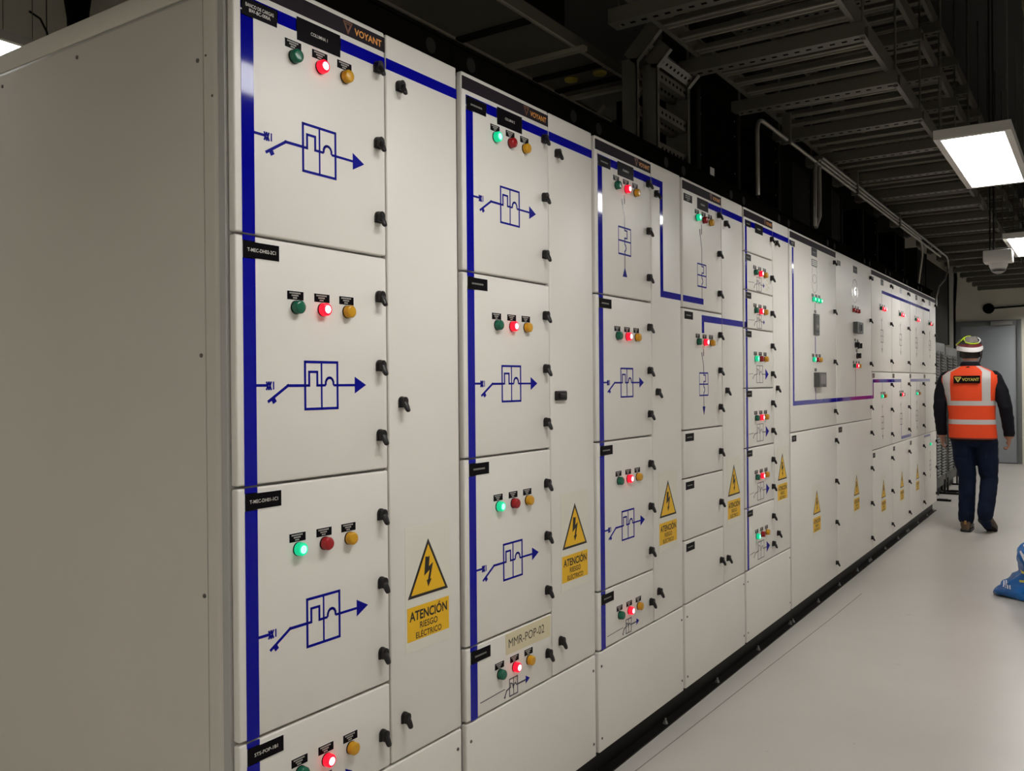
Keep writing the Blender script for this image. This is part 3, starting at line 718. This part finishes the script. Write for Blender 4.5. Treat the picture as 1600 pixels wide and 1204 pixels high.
for pts, lab in (([(-.47, 3.96, 2.80), (-.34, 3.96, 2.95)], 'pale diagonal strut behind the bent cable ladder, upper one'),
                 ([(-.86, 4.00, 2.62), (-.63, 3.97, 2.80)], 'pale diagonal strut behind the bent cable ladder, lower one'),
                 ([(-1.1, 3.9, 2.60), (-.90, 3.97, 2.60)], 'pale short strut end behind the roof rail of the third cabinet')):
    d = (Vector(pts[1])-Vector(pts[0]))
    o = obj('strut', MB().box(-.004, d.length, -.016, .016, -.012, .012).mesh('strut', GALV2)); o.location = pts[0]
    o.rotation_mode = 'QUATERNION'; o.rotation_quaternion = Vector((1, 0, 0)).rotation_difference(d.normalized()); tag(o, lab, 'strut')
# slotted uprights behind the first cabinets
fr = empty('slotted_frame', (-1.0, 2.2, 2.34), 'dark slotted steel frame standing behind the first two cabinets', 'frame')
for y in (.0, .34, .62): obj('upright', MB().box(-.02, .02, y-.02, y+.02, 0, H-2.35).mesh('upright', DUCT2), fr)
for z in (.28, .52, .80):
    rb = MB().box(.02, .024, -.25, .85, z-.02, z+.02)
    y = -.2
    while y < .8: rb.box(.024, .0245, y, y+.018, z-.006, z+.006, 1); y += .05
    obj('slotted_rail', rb.mesh('slotted_rail', [GALV, DUCT]), fr)
# conduits
def conduit(paths, lab):
    b = MB()
    for p in paths: b.tube(p, .0105, 10)
    o = obj('conduit', b.mesh('conduit', CONDUIT)); return tag(o, lab, 'conduit', 'steel conduits above the cabinet row')
def arc(p0, p1, p2, n=6):
    p0, p1, p2 = Vector(p0), Vector(p1), Vector(p2)
    return [((1-t)**2*p0+2*t*(1-t)*p1+t*t*p2) for t in [i/n for i in range(n+1)]]
X = .0
conduit([[(X, 4.42, 2.345)] + arc((X, 4.42, 2.66), (X, 4.42, 2.745), (X, 4.52, 2.745)) + [(X, 10.6, 2.745)]], 'first steel conduit, rising over the fifth cabinet and bending along the row')
conduit([[(X, 5.51, 2.345)] + arc((X, 5.52, 2.68), (X, 5.53, 2.772), (X, 5.62, 2.772)) + [(X, 9.15, 2.772)] + arc((X, 9.2, 2.772), (X, 9.4, 2.772), (X, 9.42, 2.62)) + [(X-.05, 9.50, 2.345)]], 'middle steel conduit, dropping again in a bend near the far cabinets')
conduit([[(X-.015, 5.58, 2.345), (X, 5.62, 2.42)] + arc((X, 5.62, 2.71), (X, 5.62, 2.80), (X, 5.70, 2.80)) + [(X, 10.95, 2.80)] + arc((X, 11.0, 2.80), (X, 11.2, 2.80), (X, 11.2, 2.66)) + [(X, 10.9, 2.52), (X, 10.45, 2.40), (X+.0, 10.275, 2.28), (X+.0, 10.265, 2.17)]], 'upper steel conduit, curling down onto the last cabinet')
for y in (4.95, 6.6, 8.2): tag(obj('conduit_clip', MB().box(-.03, .018, y-.012, y+.012, 2.725, 2.895).mesh('conduit_clip', GALV)), {4.95: 'conduit clip nearest the first bend', 6.6: 'conduit clip over the circled G cabinet', 8.2: 'conduit clip over the narrow far cabinets'}[y], 'clip')
# cables behind the near cabinet
tag(obj('power_cable', MB().tube([(-3.45, 2.87, 4.3), (-3.42, 2.84, 3.8), (-3.42, 2.80, 3.55), (-3.42, 2.80, 2.2)], .05, 10).tube([(-3.47, 2.76, 4.3), (-3.44, 2.74, 3.7), (-3.42, 2.76, 3.5), (-3.42, 2.76, 2.2)], .035, 10).mesh('power_cable', BLACK)),
    'thick black cables hanging behind the near cabinet at upper left', 'cable')
tag(obj('wire_loop', MB().tube([(-3.4, 2.50, 3.45), (-3.38, 2.55, 3.42), (-3.38, 2.585, 3.36), (-3.38, 2.60, 3.30)], .006, 6).tube([(-3.38, 2.585, 3.9), (-3.38, 2.585, 3.3)], .003, 6).mesh('wire_loop', DUCT2)), 'thin loose wire hanging beside the upper left light', 'wire')

# ------------------------------------------------------------------ louvred cabinets past the row
LG = mat('louvre_grey', (.052, .052, .045), .55); LD = mat('louvre_dark', (.02, .02, .019), .6)
def louvred(y0, y1, h, lab):
    e = empty('louvred_cabinet', (-.13, y0, 0), lab, 'cabinet', 'grey louvred cabinets past the row')
    n = y1-y0
    obj('casing', MB().box(-.8, 0, 0, n, .12, h).mesh('casing', LG, .006), e)
    for a, b_ in ((.10, n/2-.06), (n/2+.06, n-.10)):
        g = MB().box(.0, .003, a, b_, .25, h-.1, 1); z = .27
        while z < h-.12:
            g.prismy([(.003, z), (.022, z-.012), (.024, z-.008), (.005, z+.008)], a, b_, 0); z += .034
        tag(obj('louvre_panel', g.mesh('louvre_panel', [LG, LD], smooth=False), e), kind='stuff')
    obj('base', MB().box(-.75, -.05, .03, n-.03, .02, .12).mesh('base', PLINTH), e)
    for y in (.08, n-.10):
        obj('foot', MB().box(-.06, .16, y-.02, y+.02, .0, .022).box(-.005, .012, y-.02, y+.02, .022, .18).box(.02, .12, y+.05, y+.075, 0, .02).mesh('foot', PLINTH, .003), e)
    return e
louvred(10.98, 11.86, 1.83, 'grey louvred cabinet just past the end of the white row')
louvred(11.93, 12.95, 1.80, 'second grey louvred cabinet, partly hidden by the man in the vest')

# ------------------------------------------------------------------ dome camera
e = empty('dome_camera', (.815, 7.55, 2.188), 'white dome security camera on a square box hung by the panel light', 'camera')
dw = mat('camera_white', (.60, .58, .55), .4)
obj('housing', MB().box(-.095, .095, -.09, .09, .085, .175).mesh('housing', dw, .008), e)
obj('collar', MB().lathe([(.085, .066), (.060, .062), (.040, .052)], 24, axis='z').mesh('collar', dw), e)
obj('dome', MB().lathe([(.045, .050), (.028, .048), (.012, .036), (.003, .018), (0, 0)], 24, axis='z').mesh('dome', mat('dome_smoke', (.30, .28, .27), .12)), e)
obj('lens_band', MB().lathe([(.032, .0503), (.018, .044)], 24, axis='z').mesh('lens_band', mat('lens_dark', (.03, .028, .028), .2)), e)
for x in (-.055, -.03): obj('hanger_rod', MB().tube([(x, 0, .17), (x, 0, H-2.190)], .006, 6).mesh('hanger_rod', DUCT2), e)

# ------------------------------------------------------------------ person (rear view, walking away)
def ell(cx, cy, z, a, b, n=24, p=2.):
    out = []
    for i in range(n):
        t = 2*math.pi*i/n; ct, st = math.cos(t), math.sin(t)
        out.append((cx+a*math.copysign(abs(ct)**(2/p), ct), cy+b*math.copysign(abs(st)**(2/p), st), z))
    return out
PX, PY = .478, 9.0
pb = MB()
def limb(pts, rad, n=14):
    pb.tube(pts, rad, n)
    for P, R in ((pts[0], rad[0]), (pts[-1], rad[-1])):
        r = R if not isinstance(R, tuple) else min(R); pb.lathe([(-r, 0)]+[(r*math.sin(a), r*math.cos(a)) for a in (-1.1, -.6, 0, .6, 1.1)]+[(r, 0)], 10, P, 'z')
pb.loft([ell(0, 0, z, a, b) for z, a, b in ((.78, .125, .10), (.84, .165, .122), (.92, .172, .122), (1.02, .160, .108), (1.16, .172, .115), (1.30, .190, .120), (1.38, .192, .112), (1.44, .150, .092), (1.49, .085, .070), (1.51, .06, .06))])
limb([(0, .0, 1.46), (0, .01, 1.53), (0, .02, 1.58)], [.062, .058, .058])
pb.loft([ell(0, .025, z, a, b, 20) for z, a, b in ((1.53, .025, .03), (1.555, .055, .062), (1.60, .070, .085), (1.65, .076, .096), (1.70, .075, .096), (1.74, .060, .078), (1.765, .03, .04))])
pb.loft([ell(x, .118, z, a, .02, 8) for x, z, a in ((0, 1.60, .008), (0, 1.62, .017), (0, 1.645, .011), (0, 1.665, .006))])          # nose
for s_ in (-1, 1): pb.loft([ell(s_*.078, .018, z, .010, b, 8) for z, b in ((1.595, .008), (1.61, .016), (1.635, .020), (1.655, .014))])   # ears
ARM = {-1: [(-.190, 0, 1.400), (-.236, -.01, 1.28), (-.258, -.02, 1.14), (-.262, .01, 1.0), (-.260, .035, .89)],
        1: [(.190, 0, 1.400), (.246, -.015, 1.28), (.276, -.03, 1.14), (.286, .0, 1.0), (.288, .025, .89)]}
for s_, P in ARM.items():
    limb(P, [.072, .065, .058, .052, .046])
    wx, wy, wz = P[-1]
    pb.tube([(wx, wy, wz+.02), (wx, wy+.008, wz-.03), (wx-.002*s_, wy+.016, wz-.085)], [(.030, .022), (.038, .018), (.040, .016)], 12)
    for k, (dy, ln) in enumerate(((-.028, .062), (-.010, .072), (.009, .070), (.027, .055))):
        b0 = Vector((wx, wy+.016+dy, wz-.080))
        limb([b0, b0+Vector((-.006*s_, .003, -ln*.45)), b0+Vector((-.024*s_, .006, -ln*.75)), b0+Vector((-.040*s_, .006, -ln*.62))], [.0092, .0088, .0082, .0074], 8)
    b0 = Vector((wx, wy+.035, wz-.02)); limb([b0, b0+Vector((-.012*s_, .022, -.03)), b0+Vector((-.024*s_, .022, -.062))], [.012, .0105, .0088], 8)
LEG = {-1: [(-.078, 0, .84), (-.072, .012, .66), (-.050, .025, .48), (-.052, .0, .28), (-.055, -.03, .12)],
        1: [(.100, 0, .84), (.113, .03, .66), (.125, .05, .48), (.117, -.05, .30), (.107, -.115, .175)]}
for s_, P in LEG.items(): limb(P, [.104, .092, .074, .071, .068], 16)
limb([(-.055, -.03, .13), (-.055, .0, .06), (-.055, .10, .045)], [.045, .042, .035]); limb([(.104, -.11, .18), (.108, -.07, .10), (.118, .0, .055)], [.045, .042, .034])
bme = pb.mesh('person', WHITE, smooth=False)
tmp = obj('tmp', bme)
mo = tmp.modifiers.new('r', 'REMESH'); mo.mode = 'VOXEL'; mo.voxel_size = .0062
mo = tmp.modifiers.new('s', 'SMOOTH'); mo.factor = .5; mo.iterations = 4
bpy.context.view_layer.update()
pm = bpy.data.meshes.new_from_object(tmp.evaluated_get(bpy.context.evaluated_depsgraph_get())); bpy.data.objects.remove(tmp)
pm.name = 'person'; pm.materials.clear()
JEANS = mat('denim_navy', (.0035, .008, .026), .85, spec=.2, var=.35, vscale=9, bump=.3, bscale=260); JACKET = mat('jacket_black', (.005, .0045, .008), .8, spec=.2, bump=.3, bscale=180); HAIR = mat('hair_dark', (.010, .007, .006), .7)
for M in (SKIN, JEANS, JACKET, HAIR): pm.materials.append(M)
for p in pm.polygons:
    x, y, z = p.center; ax = abs(x); k = 0
    if z > 1.525: k = 3 if (z > 1.585 and y < .06) or z > 1.70 else 0
    elif z < .86 and ax < .225: k = 1
    elif ax > .205 and z < .875: k = 0
    else: k = 2
    p.material_index = k
nrm = [v.normal.copy() for v in pm.vertices]
for v, nv in zip(pm.vertices, nrm):
    q = v.co.copy(); q.x -= .020*min(1, max(0, (q.z-.9)/.45))
    if q.z < 1.5 and (q.z > .9 or abs(q.x) < .22): q += nv*(.006*noise.noise(q*Vector((9, 9, 22)))+.003*noise.noise(q*40)) if False else nv*(.005*noise.noise(Vector((q.x*10, q.y*10, q.z*24))))
    v.co = q
for p in pm.polygons: p.use_smooth = True
person = obj('person', pm, None, (PX, PY, 0)); tag(person, 'person in orange vest, white helmet and jeans walking away down the aisle', 'person')
# vest
VO = mat('vest_orange', (.80, .058, .004), .75, bump=.2, bscale=120); VS = mat('vest_reflective', (.50, .47, .45), .45); VD = mat('vest_trim', (.15, .02, .01), .8)
zs = [.850, .862] + [.862+(.985-.862)*i/4 for i in range(1, 5)] + [1.028] + [1.028+(1.155-1.028)*i/4 for i in range(1, 5)] + [1.198] + [1.198+(1.40-1.198)*i/8 for i in range(1, 9)] + [1.43, 1.46, 1.485, 1.505, 1.515]
def vw(z):
    T = [(.85, .190, .140), (.95, .186, .136), (1.08, .184, .130), (1.2, .192, .132), (1.30, .218, .134), (1.38, .242, .126), (1.42, .238, .116), (1.455, .196, .104), (1.485, .138, .090), (1.505, .098, .082), (1.515, .084, .080)]
    for (z0, a0, b0), (z1, a1, b1) in zip(T, T[1:]):
        if z <= z1+1e-6: t = (z-z0)/(z1-z0); return a0+(a1-a0)*t, b0+(b1-b0)*t
    return T[-1][1:]
N = 72; rings = []
for z in zs:
    a, b_ = vw(z); R = ell(-.018*min(1, max(0, (z-.9)/.4)), -.002, z, a*1.04, b_, N, 2.5)
    xa, cx = a*1.04, R[0][0]-a*1.04
    anc = [max(-xa*.94, -.238-cx), max(-xa*.80, -.170-cx), min(xa*.62, .088-cx), min(xa*.90, .156-cx)]
    for k in range(36, 73):
        j = k-36
        if j <= 5: x = -xa+(anc[0]+xa)*(1-math.cos(j/5*math.pi/2))
        elif j <= 10: x = anc[0]+(anc[1]-anc[0])*(j-5)/5
        elif j <= 24: x = anc[1]+(anc[2]-anc[1])*(j-10)/14
        elif j <= 29: x = anc[2]+(anc[3]-anc[2])*(j-24)/5
        else: x = anc[3]+(xa-anc[3])*math.sin((j-29)/7*math.pi/2)
        y = b_*(max(0, 1-abs(x/xa)**2.5))**(1/2.5)
        if k < 72: R[k] = (cx+x, -.002-y, z)
        if j > 0: R[72-k if k < 72 else 0] = (cx+x, -.002+y, z)
    rings.append([(x*(1+.010*math.sin(9*math.atan2(y, x)+z*23)), y*(1+.016*math.sin(7*math.atan2(y, x)-z*17)), zz) for x, y, zz in R])
KB = (5, 6, 7, 8, 9, 24, 25, 26, 27, 28)
def vmat(i, k):
    z = (zs[i]+zs[i+1])/2; x = (rings[i][k][0]+rings[i][(k+1) % N][0])/2
    if i == 0: return 2
    if .985 < z < 1.028 or 1.155 < z < 1.198: return 1
    if z > 1.198 and ((k-36) if k >= 36 else (35-k)) in KB: return 1
    return 0
vest = obj('hi_vis_vest', MB().loft(rings, 0, False, vmat).mesh('hi_vis_vest', [VO, VS, VD], angle=60), person)
lg = MB().box(-.108, .108, -.002, .0, -.034, .034, 0)
for s_, w_ in ((1., .006), (.55, .004)):
    q = [(-.072-.026*s_, .019*s_+.002), (-.072+.026*s_, .019*s_+.002), (-.072, -.024*s_+.002)]
    for a, b_ in zip(q, q[1:]+q[:1]):
        d = (Vector(b_)-Vector(a)).normalized(); nn = Vector((-d.y, d.x))*w_/2
        lg.add([(a[0]-nn.x, -.003, a[1]-nn.y), (b_[0]-nn.x, -.003, b_[1]-nn.y), (b_[0]+nn.x, -.003, b_[1]+nn.y), (a[0]+nn.x, -.003, a[1]+nn.y)], [(0,1,2,3)], 1)
lg.textx('VOYANT', .030, 0, .138, .028, -.0032, 1, .015)
obj('logo_patch', lg.mesh('logo_patch', [BLACK, mat('patch_gold', (.62, .50, .10), .5)], smooth=False), vest, (-.030, -.1430, 1.392))
# jacket hem under the vest and collar
obj('jacket_hem', MB().loft([ell(0, 0, z, .186, .134, 40, 2.4) for z in (.828, .850)], 0, False).mesh('jacket_hem', JACKET), person)
obj('jacket_collar', MB().loft([ell(0, .006, z, a, a*.95, 28) for z, a in ((1.500, .098), (1.525, .086), (1.552, .073), (1.555, .068))], 0, False).mesh('jacket_collar', JACKET), person, (-.020, 0, 0))
obj('shirt_collar', MB().loft([ell(0, .008, z, a, a*.95, 28) for z, a in ((1.545, .070), (1.565, .068), (1.566, .064))], 0, False).mesh('shirt_collar', mat('shirt_grey', (.16, .14, .14), .8)), person, (-.020, 0, 0))
# helmet: white shell with dark red band and black crown
HW, HR, HB = mat('helmet_white', (.80, .77, .76), .35), mat('helmet_maroon', (.16, .014, .02), .4), mat('helmet_black', (.018, .016, .016), .4)
hp = [(1.648, .102, .122), (1.652, .108, .128), (1.680, .109, .128), (1.692, .104, .123), (1.694, .107, .125), (1.712, .104, .122), (1.742, .098, .116), (1.765, .084, .100), (1.785, .062, .074), (1.797, .034, .040), (1.800, .008, .010)]
hr = [[(x, y, z+(.012*math.sin(2*math.atan2(y-.02, x)+.9) if z < 1.70 else 0)) for x, y, z in ell(0, .02, z, a, b_, 40)] for z, a, b_ in hp]
helmet = obj('safety_helmet', MB().loft(hr, 2, True, lambda i, k: 0 if i < 3 else (1 if i < 5 else 2)).mesh('safety_helmet', [HW, HR, HB], angle=50), person, (-.022, 0, 0))
LI = mat('goggle_lime', (.45, .62, .02), .4); GL = mat('goggle_lens', (.20, .18, .16), .15)
def onh(a, z, off=.006):
    for (z0, a0, b0), (z1, a1, b1) in zip(hp, hp[1:]):
        if z <= z1: t = (z-z0)/(z1-z0); return (math.cos(a)*(a0+(a1-a0)*t+off), .02+math.sin(a)*(b0+(b1-b0)*t+off), z)
g = MB(); R_ = math.radians
g.tube([onh(R_(t), z) for t, z in ((185, 1.712), (200, 1.716), (218, 1.726), (234, 1.748), (243, 1.778))], .0065, 8)
g.tube([onh(R_(t), z) for t, z in ((243, 1.778), (250, 1.752), (262, 1.728), (282, 1.716), (302, 1.716), (318, 1.722))], .0065, 8)
g.tube([onh(R_(t), z) for t, z in ((243, 1.776), (262, 1.788), (285, 1.788))], .005, 8)
gg = obj('goggle_frame', g.mesh('goggle_frame', LI), helmet)
rows = [[onh(R_(t), z, .010) for t in (256, 266, 278, 292, 306, 316)] for z in (1.726, 1.742, 1.758, 1.774, 1.784)]
lb = MB()
for i in range(4):
    for j in range(5): lb.add([rows[i][j], rows[i][j+1], rows[i+1][j+1], rows[i+1][j]], [(0,1,2,3)])
obj('goggle_lens', lb.mesh('goggle_lens', GL), helmet)
obj('goggle_strap', MB().tube([onh(R_(t), z, .008) for t, z in ((316, 1.724), (326, 1.735), (334, 1.752))], .005, 8).mesh('goggle_strap', HW), helmet)
obj('chin_strap', MB().tube([(.104, -.01, 1.665), (.096, .0, 1.60), (.074, .045, 1.545), (.03, .10, 1.525)], .006, 6).tube([(.10, .05, 1.66), (.088, .03, 1.59)], .005, 6).mesh('chin_strap', HB), helmet)
# shoes
SH = mat('shoe_brown', (.075, .045, .022), .6, var=.3, vscale=20); SO = mat('shoe_sole', (.012, .010, .009), .6); ST = mat('shoe_tan', (.30, .16, .04), .6)
def shoe(name):
    prof = [(-.125, .028, .030), (-.115, .040, .100), (-.09, .046, .118), (-.04, .046, .112), (.0, .046, .092), (.06, .050, .070), (.11, .047, .058), (.145, .036, .048), (.160, .018, .036)]
    rr = []
    for y, w_, h in prof:
        rr.append([(w_*math.cos(t), y, .012+max(0, h*.5*(1+math.sin(t)))) for t in [2*math.pi*i/16 for i in range(16)]])
    sh = obj(name, MB().loft(rr, 0, True).mesh(name, SH, angle=60), person)
    ol = [(-.046, -.09), (-.038, -.118), (0, -.130), (.038, -.118), (.046, -.09), (.046, 0), (.051, .06), (.047, .115), (.030, .152), (0, .165), (-.030, .152), (-.047, .115), (-.051, .06), (-.046, 0)]
    b = MB(); n = len(ol); b.add([(p[0], p[1], 0) for p in ol]+[(p[0], p[1], .024) for p in ol], [tuple(range(n-1, -1, -1)), tuple(range(n, 2*n))]+[(i, (i+1) % n, n+(i+1) % n, n+i) for i in range(n)])
    obj('sole', b.mesh('sole', SO, .003, 1), sh); obj('heel_tab', MB().box(-.011, .011, -.131, -.120, .070, .105).mesh('heel_tab', ST, .003), sh)
    return sh
s1 = shoe('shoe'); s1.location = (-.055, .03, .0)
s2 = shoe('shoe'); s2.location = (.114, -.020, .062); s2.rotation_euler = (R_(-30), R_(-6), R_(-14))

# ------------------------------------------------------------------ blue plastic bag on the floor
BB = mat('bag_blue', (.002, .115, .40), .22, var=.4, vscale=6, spec=.6)
bg = MB(); rings = []
for i in range(27):
    t = i/26; z = .004+.50*t
    a = .215*(1-.55*t)*(1+.16*math.sin(t*14))*(1 if t < .93 else (1-t)/.07*.7+.3); b_ = .17*(1-.45*t)*(1+.10*math.cos(t*13))*(1 if t < .93 else (1-t)/.07*.7+.3)
    R = []
    for k in range(40):
        an = 2*math.pi*k/40; p = Vector((math.cos(an), math.sin(an), t*3))
        f = 1+.16*noise.noise(p*2.2)+.07*noise.noise(p*6)
        R.append((a*f*math.cos(an)+.05*t, b_*f*math.sin(an), max(.003, z+.015*noise.noise(p*3))))
    rings.append(R)
bg.loft(rings)
rings = []
for i in range(15):                                  # flattened lobe reaching left along the floor
    t = i/14; cx = -.06-.21*t; hw = .12*(1-.45*t**2)*(1 if i < 14 else .3); hh = (.085*(1-.35*t))*(1 if i < 14 else .3)
    rings.append([(cx-.01*math.sin(k), -.03+hw*math.cos(2*math.pi*k/20)*(1+.12*noise.noise(Vector((k*.8, t*4, 0)))), max(.002, hh*.5+hh*.5*math.sin(2*math.pi*k/20)*(1+.25*noise.noise(Vector((k*.9, t*5, 2)))))) for k in range(20)])
bg.loft(rings)
bmesh_ = bg.mesh('t', BB, smooth=False); tmp = obj('tmp', bmesh_)
mo = tmp.modifiers.new('r', 'REMESH'); mo.mode = 'VOXEL'; mo.voxel_size = .009
mo = tmp.modifiers.new('s', 'SMOOTH'); mo.factor = .5; mo.iterations = 2
bpy.context.view_layer.update()
bmm = bpy.data.meshes.new_from_object(tmp.evaluated_get(bpy.context.evaluated_depsgraph_get())); bpy.data.objects.remove(tmp)
bmm.name = 'plastic_bag'; bmm.materials.clear(); bmm.materials.append(BB)
nrm = [v.normal.copy() for v in bmm.vertices]
for v, nv in zip(bmm.vertices, nrm):
    q = v.co+nv*(noise.noise(v.co*18)*.008+noise.noise(v.co*40)*.003); q.z = max(.001, q.z); v.co = q
for p in bmm.polygons: p.use_smooth = True
BX, BY = 1.14, 6.46
bag = obj('plastic_bag', bmm, None, (BX, BY, 0)); tag(bag, 'crumpled blue plastic bag on the floor at the right edge', 'bag')
bv = BVHTree.FromPolygons([v.co for v in bmm.vertices], [p.vertices for p in bmm.polygons])
def decal(pts, wd, M, name):
    b = MB(); prev = None
    for (x0, z0), (x1, z1) in zip(pts, pts[1:]):
        n = max(2, int(math.hypot(x1-x0, z1-z0)/.008)); d = Vector((x1-x0, z1-z0)).normalized(); nn = Vector((-d.y, d.x))*wd/2; prev = None
        for i in range(n+1):
            x = x0+(x1-x0)*i/n; z = z0+(z1-z0)*i/n; cur = []
            for s_ in (-1, 1):
                h = bv.ray_cast(Vector((x+nn.x*s_, -1, z+nn.y*s_)), Vector((0, 1, 0)))
                cur.append(h[0]+h[1]*.002 if h[0] else None)
            if prev and all(prev) and all(cur): b.add([prev[0], cur[0], cur[1], prev[1]], [(0,1,2,3)])
            prev = cur
    if b.v: obj(name, b.mesh(name, M), bag)
PW = mat('print_white', (.75, .78, .82), .4); PY_ = mat('print_yellow', (.55, .52, .06), .4)
decal([(-.10, .335), (-.02, .29), (.08, .25)], .010, PW, 'white_print'); decal([(-.115, .30), (-.085, .245), (-.02, .215)], .012, PW, 'white_print'); decal([(-.115, .30), (-.06, .25), (.0, .21)], .008, PW, 'white_print')
decal([(-.115, .175), (.10, .165)], .014, PY_, 'yellow_print'); decal([(-.12, .118), (.10, .125)], .014, PY_, 'yellow_print')
for k in range(4): decal([(-.215+.014*k, .095-.004*k), (-.212+.014*k, .060)], .007, PW, 'white_print')

S.render.film_transparent = False
